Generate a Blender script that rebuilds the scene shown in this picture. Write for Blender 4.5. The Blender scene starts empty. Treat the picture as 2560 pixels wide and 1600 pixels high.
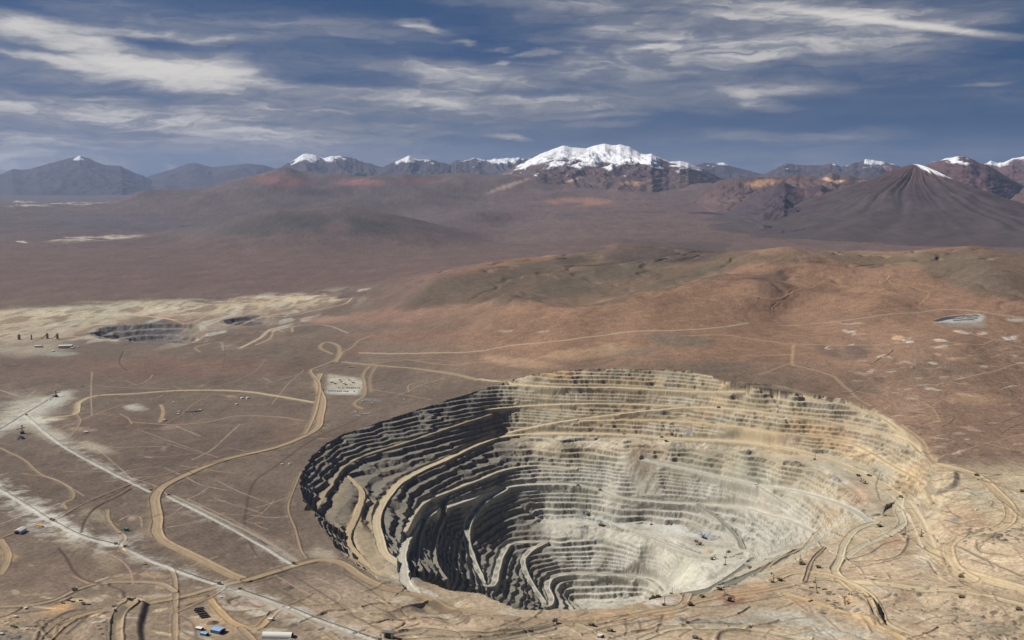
import bpy, bmesh, math, random
import numpy as np
rng = np.random.RandomState(7); random.seed(7)
R = math.radians
# ------------------------------------------------------------------ camera, sky, sun, exposure
H = 1040.0            # camera height above the foreground plain, metres
F = 2745.0            # focal length in photograph pixels (2560 wide)
PITCH = R(7.5)
SC = bpy.context.scene
COL = SC.collection
cd = bpy.data.cameras.new("camera"); cam = bpy.data.objects.new("camera", cd); COL.objects.link(cam)
cam.location = (0, 0, H); cam.rotation_euler = (R(90) - PITCH, 0, 0)
cd.sensor_width = 36; cd.lens = 36 * F / 2560; cd.clip_start = 5; cd.clip_end = 400000
SC.camera = cam
SUN_EL, SUN_AZ = R(41), R(281)      # azimuth clockwise from +Y: the sun stands to the left
sd = bpy.data.lights.new("sun", 'SUN'); sun = bpy.data.objects.new("sun", sd); COL.objects.link(sun)
sd.energy = 4.8; sd.angle = R(0.53); sd.color = (1.0, 0.955, 0.88)
sun.rotation_euler = (R(90) - SUN_EL, 0, math.pi - SUN_AZ)
SC.view_settings.view_transform = 'Standard'; SC.view_settings.look = 'None'
SC.view_settings.exposure = 0.15; SC.view_settings.gamma = 1.0
cy = SC.cycles
cy.max_bounces = 4; cy.diffuse_bounces = 2; cy.glossy_bounces = 1; cy.transmission_bounces = 1; cy.volume_bounces = 0
cy.transparent_max_bounces = 8; cy.use_denoising = True

def L(r, g, b):
    return tuple(((c / 255.0 + 0.055) / 1.055) ** 2.4 if c > 10 else c / 255.0 / 12.92 for c in (r, g, b))

def px_dir(px, py):
    """azimuth (clockwise from +Y) and elevation of the sight line through a photograph pixel"""
    px = np.asarray(px, float); py = np.asarray(py, float)
    X = px - 1280.0; U = 800.0 - py
    y = F * math.cos(PITCH) + U * math.sin(PITCH)
    z = -F * math.sin(PITCH) + U * math.cos(PITCH)
    return np.arctan2(X, y), np.arctan2(z, np.hypot(X, y))

def build_world():
    w = bpy.data.worlds.new("World"); SC.world = w; w.use_nodes = True
    nt = w.node_tree; N = nt.nodes; lk = nt.links.new
    N.clear()
    def nd(t, **k):
        n = N.new(t)
        for a, b in k.items(): setattr(n, a, b)
        return n
    def mth(op, a, b=None, clamp=False):
        n = nd('ShaderNodeMath', operation=op, use_clamp=clamp)
        for i, v in enumerate((a, b)):
            if v is None: continue
            if isinstance(v, (int, float)): n.inputs[i].default_value = v
            else: lk(v, n.inputs[i])
        return n.outputs[0]
    sky = nd('ShaderNodeTexSky', sky_type='NISHITA', sun_disc=False)
    sky.sun_elevation = SUN_EL; sky.sun_rotation = SUN_AZ; sky.altitude = 10000
    sky.air_density = 0.5; sky.dust_density = 0.0; sky.ozone_density = 1.0
    tc = nd('ShaderNodeTexCoord')
    sep = nd('ShaderNodeSeparateXYZ'); lk(tc.outputs['Generated'], sep.inputs[0])
    az = mth('MULTIPLY', mth('ARCTAN2', sep.outputs[0], sep.outputs[1]), 57.2958)
    el = mth('MULTIPLY', mth('ARCSINE', sep.outputs[2]), 57.2958)
    cmb = nd('ShaderNodeCombineXYZ'); lk(az, cmb.inputs[0]); lk(el, cmb.inputs[1])
    def noise(vec, sx, sy, rot, scale, detail, rough, off=0.0, dist=0.0):
        m = nd('ShaderNodeMapping'); m.inputs['Scale'].default_value = (sx, sy, 1)
        m.inputs['Rotation'].default_value = (0, 0, R(rot)); m.inputs['Location'].default_value = (off, off * .7, 0)
        lk(vec, m.inputs[0])
        t = nd('ShaderNodeTexNoise', noise_dimensions='2D'); t.inputs['Scale'].default_value = scale
        t.inputs['Detail'].default_value = detail; t.inputs['Roughness'].default_value = rough
        t.inputs['Distortion'].default_value = dist
        lk(m.outputs[0], t.inputs['Vector'])
        return t
    # wind-drawn warp of the cloud shapes
    wn = noise(cmb.outputs[0], .22, .9, 0, 1.0, 3, .55, 3.1)
    sub = nd('ShaderNodeVectorMath', operation='SUBTRACT'); lk(wn.outputs['Color'], sub.inputs[0]); sub.inputs[1].default_value = (.5, .5, .5)
    mul = nd('ShaderNodeVectorMath', operation='MULTIPLY'); lk(sub.outputs[0], mul.inputs[0]); mul.inputs[1].default_value = (4.2, .8, 0)
    wn2 = noise(cmb.outputs[0], 1.1, 3.2, 6, 1.0, 3, .6, 9.7)
    sub2 = nd('ShaderNodeVectorMath', operation='SUBTRACT'); lk(wn2.outputs['Color'], sub2.inputs[0]); sub2.inputs[1].default_value = (.5, .5, .5)
    mul2 = nd('ShaderNodeVectorMath', operation='MULTIPLY'); lk(sub2.outputs[0], mul2.inputs[0]); mul2.inputs[1].default_value = (.8, .22, 0)
    ad = nd('ShaderNodeVectorMath', operation='ADD'); lk(cmb.outputs[0], ad.inputs[0]); lk(mul.outputs[0], ad.inputs[1])
    ad2 = nd('ShaderNodeVectorMath', operation='ADD'); lk(ad.outputs[0], ad2.inputs[0]); lk(mul2.outputs[0], ad2.inputs[1])
    V = ad2.outputs[0]
    def blobs(lst, V=V, grow=1.0):
        acc = None
        for (px, py, rx, ry, rot, s) in lst:
            a, e = px_dir(px, py)
            m = nd('ShaderNodeMapping', vector_type='TEXTURE')
            m.inputs['Location'].default_value = (math.degrees(a), math.degrees(e), 0)
            m.inputs['Rotation'].default_value = (0, 0, R(-rot))
            m.inputs['Scale'].default_value = (rx / 47.0 * 1.75 * grow, ry / 47.0 * 1.8 * grow, 1)
            lk(V, m.inputs[0])
            ln = nd('ShaderNodeVectorMath', operation='LENGTH'); lk(m.outputs[0], ln.inputs[0])
            mr = nd('ShaderNodeMapRange', interpolation_type='SMOOTHSTEP')
            mr.inputs[1].default_value = 1.0; mr.inputs[2].default_value = 0.0
            mr.inputs[3].default_value = 0.0; mr.inputs[4].default_value = s
            lk(ln.outputs['Value'], mr.inputs[0])
            acc = mr.outputs[0] if acc is None else mth('ADD', acc, mr.outputs[0])
        return acc
    solid = blobs(CLOUD_SOLID); veil = blobs(CLOUD_VEIL); trail = blobs([(2270, 60, 340, 9, 9.0, 1.0), (2400, 82, 160, 9, 9.0, .7), (2040, 26, 260, 16, 9.0, .5)], ad2.outputs[0] if False else cmb.outputs[0], .62)
    st = noise(V, .075, .62, -5, 1.3, 6, .52, 1.7, .3)          # long streaks
    fi = noise(V, .34, 1.9, 4, 1.5, 6, .55, 5.3, .5)            # fine wisps
    def mr(x, a, b, c, d):
        n = nd('ShaderNodeMapRange', interpolation_type='SMOOTHSTEP')
        for i, v in enumerate((a, b, c, d)): n.inputs[i + 1].default_value = v
        lk(x, n.inputs[0]); return n.outputs[0]
    s1 = mr(st.outputs[0], .30, .74, 0.0, 1.0); s2 = mr(fi.outputs[0], .20, .85, .40, 1.0)
    dv = mth('MULTIPLY', mth('MULTIPLY', veil, mth('ADD', mth('MULTIPLY', s1, 1.35), .40)), s2)
    ds = mth('MULTIPLY', solid, mth('ADD', mth('MULTIPLY', s2, 1.25), mth('MULTIPLY', s1, .5)))
    thin = mth('MULTIPLY', mth('MULTIPLY', mr(st.outputs[0], .45, .75, 0, .14), s2), mr(el, .3, 3.0, .3, 1.0))
    dens = mth('MULTIPLY', mth('ADD', mth('ADD', dv, ds), mth('ADD', thin, mth('MULTIPLY', trail, mth('ADD', mth('MULTIPLY', s2, .9), .35)))), mr(el, -.4, .2, 0.0, 1.0))
    dens = mth('SUBTRACT', 1.0, mth('POWER', 2.718, mth('MULTIPLY', dens, -1.35)))
    # cloud colour: warm near the horizon, whiter overhead; thick parts brighter
    cr = nd('ShaderNodeValToRGB'); e = cr.color_ramp.elements
    e[0].position = 0.0; e[0].color = (.52, .455, .40, 1); e[1].position = 1.0; e[1].color = (.45, .44, .435, 1)
    lk(mr(el, .0, 6.0, 0, 1), cr.inputs[0])
    mx = nd('ShaderNodeMix', data_type='RGBA'); lk(mr(dens, .40, .92, 0, 1), mx.inputs[0]); lk(cr.outputs[0], mx.inputs[6])
    mx.inputs[7].default_value = (.84, .80, .74, 1)
    # polarised sky: darker and greyer than the clear-air model towards the horizon
    gr = nd('ShaderNodeMix', data_type='RGBA', blend_type='MULTIPLY'); gr.inputs[0].default_value = 1.0
    lk(sky.outputs[0], gr.inputs[6])
    g2 = nd('ShaderNodeValToRGB'); e = g2.color_ramp.elements
    e[0].position = 0.0; e[0].color = (.17, .335, .39, 1); e[1].position = 1.0; e[1].color = (.50, .87, 1.04, 1)
    lk(mr(el, .0, 10.0, 0, 1), g2.inputs[0]); lk(g2.outputs[0], gr.inputs[7])
    b1 = nd('ShaderNodeBackground'); b1.inputs[1].default_value = 0.078; lk(gr.outputs[2], b1.inputs[0])
    b2 = nd('ShaderNodeBackground'); b2.inputs[1].default_value = 0.80; lk(mx.outputs[2], b2.inputs[0])
    ms = nd('ShaderNodeMixShader'); lk(dens, ms.inputs[0]); lk(b1.outputs[0], ms.inputs[1]); lk(b2.outputs[0], ms.inputs[2])
    o = nd('ShaderNodeOutputWorld'); lk(ms.outputs[0], o.inputs[0])
    w.cycles.sampling_method = 'MANUAL'; w.cycles.sample_map_resolution = 512

# (photo x, y, half width, half height, tilt, strength); turned into directions above
CLOUD_SOLID = [(430, 182, 230, 30, 6, 1.0), (560, 165, 130, 26, 4, .8), (330, 160, 110, 16, 10, .6), (80, 80, 150, 26, 8, .95),
    (220, 105, 70, 14, 6, .5), (320, 78, 200, 11, 3, .6), (110, 148, 120, 9, 9, .65), (290, 249, 75, 6, 0, .6),
    (1180, 190, 110, 16, 6, .45), (1060, 250, 95, 14, 10, .5), (870, 232, 130, 16, 4, .45), (620, 326, 170, 12, 1, .45),
    (1050, 66, 60, 11, 10, .6), (1160, 105, 32, 5, 2, .55), (1235, 124, 30, 4, 0, .35), (1325, 134, 45, 5, 0, .45), (1268, 156, 24, 7, -10, .45),
    (1910, 144, 75, 8, 0, .5), (1960, 214, 75, 17, -6, .5), (1890, 252, 65, 14, 16, .45), (1640, 114, 36, 8, -14, .45),
    (1490, 288, 80, 8, -3, .45), (1270, 345, 34, 6, 8, .6), 
    (2470, 208, 60, 5, 0, .35), (1500, 310, 70, 8, -4, .35), (1060, 318, 60, 6, -2, .3), (430, 418, 26, 6, 0, .7), (2338, 400, 8, 5, 0, .6)]
CLOUD_VEIL = [(500, 255, 620, 55, 3, .50), (250, 325, 560, 45, 2, .85), (120, 280, 260, 24, 2, .45), (1050, 180, 260, 26, 4, .5),
    (760, 300, 330, 30, 3, .45), (820, 368, 330, 20, 1, .6), (200, 395, 640, 44, 0, .80), (1150, 240, 250, 40, 4, .4),
    (1870, 110, 430, 110, -8, .62), (1650, 60, 420, 60, 8, .45), (2050, 30, 330, 30, 8, .55), (1500, 170, 300, 40, -4, .35),
    (1950, 342, 230, 14, 0, .4), (1700, 365, 300, 18, 0, .28), (1900, 400, 420, 24, 0, .3), (1450, 250, 200, 24, 2, .25), (600, 60, 420, 50, 6, .32),
    (2300, 230, 260, 40, -4, .14), (700, 130, 300, 30, 6, .3), (1250, 400, 300, 18, 0, .3)]
build_world()
# ------------------------------------------------------------------ noise and helpers
_perm = np.concatenate([rng.permutation(256)] * 2).astype(np.int32)
_ang = rng.rand(256) * 2 * np.pi
_gx, _gy = np.cos(_ang).astype(np.float32), np.sin(_ang).astype(np.float32)
def perlin(x, y, seed=0):
    x = np.asarray(x, np.float64) + seed * 17.37; y = np.asarray(y, np.float64) - seed * 11.13
    xi = np.floor(x); yi = np.floor(y)
    u = (x - xi).astype(np.float32); v = (y - yi).astype(np.float32)
    xi = xi.astype(np.int32) & 255; yi = yi.astype(np.int32) & 255
    x1 = (xi + 1) & 255; y1 = (yi + 1) & 255
    a, b = _perm[xi], _perm[x1]
    def g(h, dx, dy): return _gx[h] * dx + _gy[h] * dy
    n00 = g(_perm[a + yi], u, v); n10 = g(_perm[b + yi], u - 1, v)
    n01 = g(_perm[a + y1], u, v - 1); n11 = g(_perm[b + y1], u - 1, v - 1)
    fu = u * u * u * (u * (u * 6 - 15) + 10); fv = v * v * v * (v * (v * 6 - 15) + 10)
    n0 = n00 + fu * (n10 - n00); n1 = n01 + fu * (n11 - n01)
    return (n0 + fv * (n1 - n0)) * 1.5
def fbm(x, y, s, oc=4, seed=0, gain=.5):
    r = 0; a = 1.0; f = 1.0 / s
    for k in range(oc):
        r = r + a * perlin(x * f, y * f, seed + k * 3 + 1); a *= gain; f *= 2.03
    return r
def sst(a, b, x):
    t = np.clip((x - a) / (b - a + 1e-12), 0, 1); return t * t * (3 - 2 * t)
def mixc(c, col, m):
    """blend an RGB array (in place) towards a colour by mask m"""
    for k in range(3): c[..., k] += (col[k] - c[..., k]) * m
def rbf_fit(P, z, c):
    d = np.sqrt(((P[:, None] - P[None]) ** 2).sum(-1) + c * c)
    n = len(P); A = np.zeros((n + 1, n + 1)); A[:n, :n] = d + np.eye(n) * 1e-6; A[:n, n] = 1; A[n, :n] = 1
    return np.linalg.lstsq(A, np.append(z, 0), rcond=None)[0]
def rbf_eval(P, w, c, X, Y):
    o = np.zeros(X.shape)
    for (a, b), q in zip(P, w[:-1]): o += q * np.sqrt((X - a) ** 2 + (Y - b) ** 2 + c * c)
    return o + w[-1]
def gridlerp(G, fi, fj):
    i = np.clip(fi.astype(int), 0, G.shape[0] - 2); j = np.clip(fj.astype(int), 0, G.shape[1] - 2)
    a = np.clip(fi - i, 0, 1); b = np.clip(fj - j, 0, 1)
    return (G[i, j] * (1 - a) * (1 - b) + G[i + 1, j] * a * (1 - b) + G[i, j + 1] * (1 - a) * b + G[i + 1, j + 1] * a * b)
def spline(P, step):
    """Catmull-Rom through P (n,3), resampled about every step metres"""
    P = np.asarray(P, float)
    if len(P) < 3:
        n = max(2, int(np.linalg.norm(P[1] - P[0]) / step) + 1); t = np.linspace(0, 1, n)[:, None]
        return P[0] + (P[1] - P[0]) * t
    Q = np.vstack([2 * P[0] - P[1], P, 2 * P[-1] - P[-2]]); out = []
    for k in range(1, len(Q) - 2):
        p0, p1, p2, p3 = Q[k - 1:k + 3]
        n = max(1, int(np.linalg.norm(p2[:2] - p1[:2]) / step)); t = (np.arange(n) / n)[:, None]
        d0 = max(np.linalg.norm(p1 - p0), 1e-6) ** .5; d1 = max(np.linalg.norm(p2 - p1), 1e-6) ** .5; d2 = max(np.linalg.norm(p3 - p2), 1e-6) ** .5
        m1 = (p1 - p0) / d0 - (p2 - p0) / (d0 + d1) + (p2 - p1) / d1; m2 = (p2 - p1) / d1 - (p3 - p1) / (d1 + d2) + (p3 - p2) / d2
        m1 *= d1; m2 *= d1
        out.append(p1 + m1 * t + (3 * (p2 - p1) - 2 * m1 - m2) * t ** 2 + (2 * (p1 - p2) + m1 + m2) * t ** 3)
    out.append(P[-1:]); return np.vstack(out)

# ------------------------------------------------------------------ the ground sheet: one polar grid round the viewer
A = np.concatenate([np.linspace(R(-37), R(-26), 56, endpoint=False), np.arange(R(-26), R(26), R(0.0335)), np.linspace(R(26.04), R(37), 56)])
d = [1700.0]
while d[-1] < 96000:
    x = d[-1]
    d.append(x + (6.0 if x < 2260 else 2.7 if x < 5050 else min(2.7 + (x - 5050) * .0037, 1e9) if x < 9500 else 18 + (x - 9500) * .009))
D = np.array(d); NR, NC = len(D), len(A)
SA, CA = np.sin(A), np.cos(A)
X = (D[:, None] * SA[None]); Y = (D[:, None] * CA[None])
def zat_d(px, py, dist): return H + dist * math.tan(px_dir(px, py)[1])
CP = []   # control points: azimuth, distance, height
def cz(px, py, z):
    a, e = px_dir(px, py); CP.append((float(a), (z - H) / math.tan(e), z))
def cdist(px, py, dist): CP.append((float(px_dir(px, py)[0]), dist, zat_d(px, py, dist)))
def cw(px, dist, z): CP.append((float(px_dir(px, 650)[0]), dist, z))
for p in [(0, 1600, 0), (400, 1600, -6), (800, 1600, -8), (1280, 1600, -22), (1700, 1600, -28), (2100, 1600, -30), (2560, 1600, -14), (0, 1300, 0), (400, 1300, 0),
          (700, 1300, 0), (0, 1050, 0), (400, 1060, 10), (700, 1050, 12), (0, 1450, 0), (500, 1450, -3), (900, 1450, -10), (751, 1217, 5), (847, 1090, 18), (980, 1047, 34),
          (1227, 968, 88), (1375, 931, 150), (1535, 923, 168), (1736, 929, 172), (1851, 957, 160), (1990, 984, 140), (2180, 1021, 108), (2254, 1069, 80),
          (2306, 1132, 50), (2339, 1175, 30), (2350, 1300, -20), (2420, 1200, 30), (2500, 1350, 0), (2560, 1200, 40), (2560, 1000, 110), (1280, 870, 150), (900, 870, 40), (500, 900, 14),
          (100, 950, 0), (0, 860, 0), (250, 870, 0), (1061, 1454, -22), (1148, 1482, -24), (1252, 1504, -26), (1371, 1524, -28), (1483, 1521, -30), (1600, 1512, -30),
          (1715, 1490, -33), (1850, 1475, -36), (1950, 1450, -40), (2100, 1400, -44), (2250, 1300, -56), (2180, 1320, -58), (2300, 1400, -36), (2400, 1480, -26),
          (200, 770, 4), (600, 745, 14), (900, 765, 60), (300, 650, 0), (0, 700, 0), (700, 660, 10), (1000, 690, 60), (1000, 960, 50), (1150, 900, 95),
          (-300, 1500, 0), (-500, 1100, 0), (-500, 800, 0), (2252, 1245, -54), (2293, 1298, -53), (2312, 1340, -51), (2330, 1381, -46), (2377, 1423, -40), (2200, 1290, -57), (2125, 1313, -62), (2225, 1335, -54), (2150, 1368, -50), (2052, 1352, -70), (2010, 1392, -52), (2350, 1385, -40), (2270, 1350, -52), (2900, 1500, 0), (2900, 1100, 60), (2900, 900, 140)]: cz(*p)
for p in [(1100, 690, 8400), (1250, 662, 9000), (1400, 642, 9500), (1480, 636, 9700), (1560, 622, 9800), (1650, 615, 9900), (1730, 622, 9900), (1780, 634, 9700),
          (1830, 642, 8600), (1895, 627, 8400), (1960, 615, 8200), (2010, 618, 8200), (2070, 636, 8100), (2120, 658, 7900), (2230, 645, 8600), (2330, 627, 9200), (2400, 620, 9300), (2470, 617, 9300), (2560, 634, 9300),
          (1960, 770, 6600), (2300, 770, 6500), (1500, 830, 5800), (2000, 850, 5650), (2400, 860, 5500), (1250, 735, 7000), (2200, 710, 7200), (2700, 650, 9000), (2900, 700, 8000)]: cdist(*p)
def crest(pts, back, drop, front, fdrop):
    for px, py, dist in pts: z = zat_d(px, py, dist); cdist(px, py, dist); cw(px, dist + back, z - drop); cw(px, dist - front, z - fdrop)
crest([(1230, 752, 6900), (1340, 752, 6700), (1440, 772, 6300), (1560, 744, 6550), (1700, 712, 6950), (1800, 686, 7350)], 480, 58, 420, 42)
crest([(2390, 655, 7900), (2440, 650, 7800), (2500, 662, 7600)], 450, 40, 450, 50)
crest([(1940, 705, 7000)], 250, 22, 250, 40)
crest([(2120, 728, 6900), (2200, 735, 6700)], 300, 30, 300, 30)
crest([(1480, 668, 8700), (1620, 648, 8900)], 300, 20, 300, 45)
for px in (1100, 1400, 1700, 2000, 2300, 2600, 2900):
    cw(px, 12500, 40); cw(px, 16500, 30); cw(px, 21000, 80)
for px in (-500, 0, 300, 600, 900): cw(px, 12500, 0); cw(px, 15500, 5)
for px, py in [(440, 606), (500, 590), (560, 560), (620, 536), (690, 521), (760, 524), (850, 514), (960, 530), (1060, 553), (1150, 581), (1230, 605)]: cdist(px, py, 19000)
for px in (450, 650, 850, 1050, 1250): cw(px, 24500, 10)
for px in (-400, 0, 200): cw(px, 19000, 0); cw(px, 23000, 5)
for px, py in [(-200, 512), (0, 511), (170, 517), (230, 511), (298, 505), (330, 487), (394, 479), (461, 480), (533, 472), (604, 447), (640, 441), (690, 428), (722, 424), (764, 437), (818, 436), (875, 443),
               (946, 444), (995, 440), (1066, 440), (1109, 441), (1152, 438), (1195, 447), (1244, 447)]: cdist(px, py, 33000)
for px in (-300, 0, 250, 500, 750, 1000): cw(px, 27000, 60); cw(px, 43000, -20); cw(px, 60000, 0); cw(px, 95000, 0)
for px in (1200, 1450, 1700, 1950, 2200, 2500, 2900): cw(px, 30000, 360); cw(px, 38000, 800); cw(px, 48000, 700); cw(px, 95000, 200)
for px in (1200, 1450): cw(px, 25000, 190)
CP = np.array(CP); KU, KV = 4.0, 2.2
PB = np.stack([CP[:, 0] * KU, np.log(CP[:, 1]) * KV], 1); WB = rbf_fit(PB, CP[:, 2], .06)
cu = np.linspace(A[0], A[-1], 260); cv = np.linspace(np.log(D[0]), np.log(D[-1]), 420)
Gz = rbf_eval(PB, WB, .06, (cu * KU)[None] + 0 * cv[:, None], (cv * KV)[:, None] + 0 * cu[None])
Z = gridlerp(Gz, ((np.log(D) - cv[0]) / (cv[1] - cv[0]))[:, None] + 0 * A[None], ((A - cu[0]) / (cu[1] - cu[0]))[None] + 0 * D[:, None])
ZB = Z.copy()
far = sst(5500, 9500, D)[:, None]; vfar = sst(12000, 24000, D)[:, None]
hillz = sst(60, 380, Z) * sst(15500, 12500, D)[:, None]
n_big = fbm(X, Y, 1300, 4, 1, .42)
Z += n_big * (2.5 + 34 * hillz * far + 30 * vfar) + fbm(X, Y, 120, 3, 5) * (1.0 + 2.5 * hillz)
rid = 1 - np.abs(fbm(X, Y, 4200, 4, 9)); Z += (rid - .6) * 190 * sst(20000, 30000, D)[:, None] * sst(120, 700, Z)
gul = np.abs(fbm(X + 300 * n_big, Y, 700, 3, 13)); Z -= sst(.22, 0, gul) * 22 * hillz * far

def col_ray(Zg, px, py):
    """first point where the sight line of a photograph pixel meets the polar height grid"""
    a, e = px_dir(px, py); a = float(a); te = math.tan(float(e))
    f = np.interp(a, A, np.arange(NC)); j = min(int(f), NC - 2); t = f - j
    z = Zg[:, j] * (1 - t) + Zg[:, j + 1] * t; ray = H + D * te
    hit = np.nonzero(z >= ray)[0]
    if len(hit) == 0: i = NR - 1; dd = D[i]
    else:
        i = max(hit[0], 1); g0 = ray[i - 1] - z[i - 1]; g1 = ray[i] - z[i]; q = g0 / (g0 - g1 + 1e-9); dd = D[i - 1] + (D[i] - D[i - 1]) * min(max(q, 0), 1)
    return np.array([dd * math.sin(a), dd * math.cos(a), H + dd * te])
def at_z(px, py, z):
    a, e = px_dir(px, py); dd = (z - H) / math.tan(float(e)); return np.array([dd * math.sin(a), dd * math.cos(a), z])
def zgrid(Zg, x, y):
    a = np.arctan2(x, y); r = np.hypot(x, y)
    return float(gridlerp(Zg, np.atleast_1d(np.interp(r, D, np.arange(NR))), np.atleast_1d(np.interp(a, A, np.arange(NC))))[0])
# ------------------------------------------------------------------ the open pit
# rim: photograph pixels on the natural ground
RIM = [(751, 1217), (756, 1180), (778, 1143), (812, 1112), (847, 1090), (905, 1070), (974, 1047), (1040, 1026), (1111, 1003), (1175, 983), (1227, 967), (1262, 956), (1290, 946),
       (1340, 934), (1375, 930), (1440, 925), (1535, 922), (1640, 924), (1720, 928), (1770, 938), (1830, 956), (1890, 968), (1990, 982), (2100, 997), (2180, 1018), (2225, 1046), (2258, 1072),
       (2284, 1106), (2308, 1134), (2332, 1160), (2345, 1190), (2350, 1240), (2352, 1300), (2345, 1350), (2330, 1372), (2300, 1335), (2268, 1262), (2235, 1250), (2200, 1290), (2186, 1306), (2125, 1313), (2095, 1345), (2052, 1352), (2010, 1392), (1921, 1436),
       (1852, 1460), (1775, 1478), (1715, 1484), (1656, 1488), (1629, 1494), (1586, 1508), (1545, 1519), (1483, 1522), (1400, 1525), (1371, 1525), (1287, 1521), (1252, 1504), (1207, 1486),
       (1148, 1481), (1123, 1478), (1085, 1462), (1061, 1454), (1030, 1446), (985, 1462), (930, 1440), (880, 1402), (845, 1372), (822, 1338), (800, 1305), (782, 1280), (762, 1250)]
TAN = L(198, 178, 142); GRY = L(188, 182, 164); WHT = L(206, 203, 190)
# haul roads and wide berms inside the pit: pixels with heights, half width, colour, berm height, dashes
PR = [
 ([(1240, 1093, -92), (1310, 1085, -86), (1400, 1084, -74), (1560, 1087, -67), (1678, 1096, -64), (1817, 1103, -52), (1909, 1112, -47), (2002, 1130, -48), (2094, 1158, -51), (2191, 1203, -54), (2252, 1245, -54), (2293, 1298, -53), (2312, 1340, -51), (2330, 1381, -46)], 17, TAN, 1.5, 0),
 ([(1240, 1093, -92), (1180, 1116, -95), (1110, 1150, -98), (1058, 1172, -100), (1000, 1205, -102), (968, 1240, -103), (947, 1275, -101), (941, 1310, -95), (950, 1350, -84), (962, 1385, -70), (992, 1408, -56), (1012, 1428, -46)], 14, TAN, 2, 0),
 ([(1040, 1490, -24), (1016, 1462, -32), (1010, 1440, -45), (1008, 1410, -72), (1005, 1388, -96), (1024, 1335, -155), (1043, 1312, -174), (1084, 1280, -187), (1149, 1256, -200), (1219, 1233, -212), (1288, 1214, -218), (1381, 1210, -219), (1440, 1213, -223), (1500, 1226, -236), (1545, 1243, -244), (1631, 1254, -251),
   (1747, 1261, -250), (1863, 1271, -233), (1923, 1288, -217), (1970, 1300, -203), (2016, 1321, -184), (2046, 1342, -164), (2030, 1360, -150), (1993, 1379, -135)], 13, GRY, 2, 0),
 ([(1993, 1379, -135), (1925, 1415, -112), (1850, 1449, -80), (1784, 1473, -50), (1715, 1487, -34)], 13, L(138, 136, 124), 3.5, 0),
 ([(1885, 1396, -270), (1868, 1412, -240), (1820, 1447, -150), (1775, 1474, -60)], 11, L(138, 136, 124), 3.5, 0),
 ([(1262, 1224, -222), (1209, 1256, -234), (1172, 1307, -256), (1167, 1344, -284), (1177, 1386, -310), (1196, 1432, -326), (1212, 1462, -338), (1228, 1463, -344), (1242, 1423, -348), (1256, 1381, -350), (1283, 1357, -352), (1362, 1356, -354)], 12, GRY, 2, 1),
 ([(1362, 1356, -354), (1325, 1376, -370), (1307, 1400, -384), (1320, 1446, -405), (1353, 1497, -430), (1367, 1514, -437), (1378, 1500, -441), (1367, 1465, -440), (1381, 1443, -438), (1427, 1435, -438), (1492, 1437, -440), (1585, 1441, -443), (1631, 1452, -446), (1662, 1482, -456)], 11, GRY, 2, 1),
 ([(2185, 1310, -60), (2122, 1270, -84), (2048, 1243, -108), (1979, 1225, -128), (1891, 1212, -144), (1800, 1192, -144), (1700, 1170, -138), (1608, 1150, -126)], 13, GRY, 2, 0),
 ([(1895, 1214, -147), (1940, 1243, -158), (1976, 1266, -172)], 9, GRY, 1.5, 0),
 ([(1747, 1262, -251), (1800, 1300, -272), (1844, 1345, -293), (1856, 1370, -300)], 8, L(150, 147, 134), 2.5, 0),
 ([(1585, 1330, -317), (1659, 1356, -320), (1742, 1386, -312), (1807, 1390, -302), (1863, 1377, -290), (1891, 1395, -272), (1863, 1414, -250)], 10, GRY, 2, 0),
 ([(1014, 1326, -128), (1036, 1284, -146), (1066, 1252, -158), (1126, 1226, -166), (1196, 1199, -168), (1265, 1173, -166), (1335, 1164, -166), (1440, 1172, -172)], 8, L(190, 178, 150), 0, 0),
 ([(1110, 1286, -224), (1092, 1325, -219), (1084, 1370, -208), (1090, 1410, -190), (1112, 1446, -170)], 8, L(150, 142, 124), 0, 0),
 ([(1060, 1302, -186), (1046, 1345, -176), (1042, 1390, -150), (1052, 1425, -110)], 6, L(140, 134, 118), 0, 0),
 # the far wall's upper roads
 ([(1195, 946, 92), (1255, 957, 92), (1326, 964, 98), (1400, 968, 100), (1539, 969, 101), (1724, 979, 104), (1844, 980, 122), (1932, 979, 130), (2048, 1001, 118), (2150, 1022, 100), (2215, 1052, 84), (2262, 1090, 62), (2300, 1130, 46), (2335, 1156, 36)], 9, TAN, 1, 0),
 ([(1219, 1023, 10), (1300, 1016, 14), (1440, 1010, 36), (1585, 1011, 40), (1733, 1018, 47), (1796, 1020, 56), (1863, 1026, 63), (1979, 1040, 62), (2094, 1057, 54), (2190, 1078, 50), (2261, 1100, 48), (2312, 1135, 44)], 8, TAN, 1, 0),
 ([(1260, 1084, -87), (1330, 1068, -60), (1400, 1055, -32), (1539, 1036, 4), (1640, 1025, 28), (1724, 1018, 45)], 8, TAN, 1, 0),
 ([(1450, 1052, -24), (1585, 1050, -14), (1701, 1053, -5), (1863, 1069, 8), (1956, 1083, 6), (2094, 1100, -2), (2150, 1118, -10), (2238, 1168, -16), (2300, 1204, -18), (2330, 1256, -22)], 7, L(196, 172, 130), 0, 0),
 # left wall wide terraces
 ([(1226, 1035, -8), (1130, 1066, -20), (1000, 1110, -36), (905, 1140, -42), (860, 1165, -45), (820, 1220, -48), (790, 1270, -44), (772, 1305, -40)], 7, L(168, 150, 120), 0, 0),
 ([(870, 1190, -66), (905, 1230, -73), (890, 1290, -76), (870, 1345, -72), (905, 1400, -62), (960, 1445, -48)], 9, L(185, 162, 125), 0, 0),
]
def fl(P, z): return [(p[0], p[1], z) for p in P]
EXTRA = []      # further surface points: platform edges, pit floor
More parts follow.
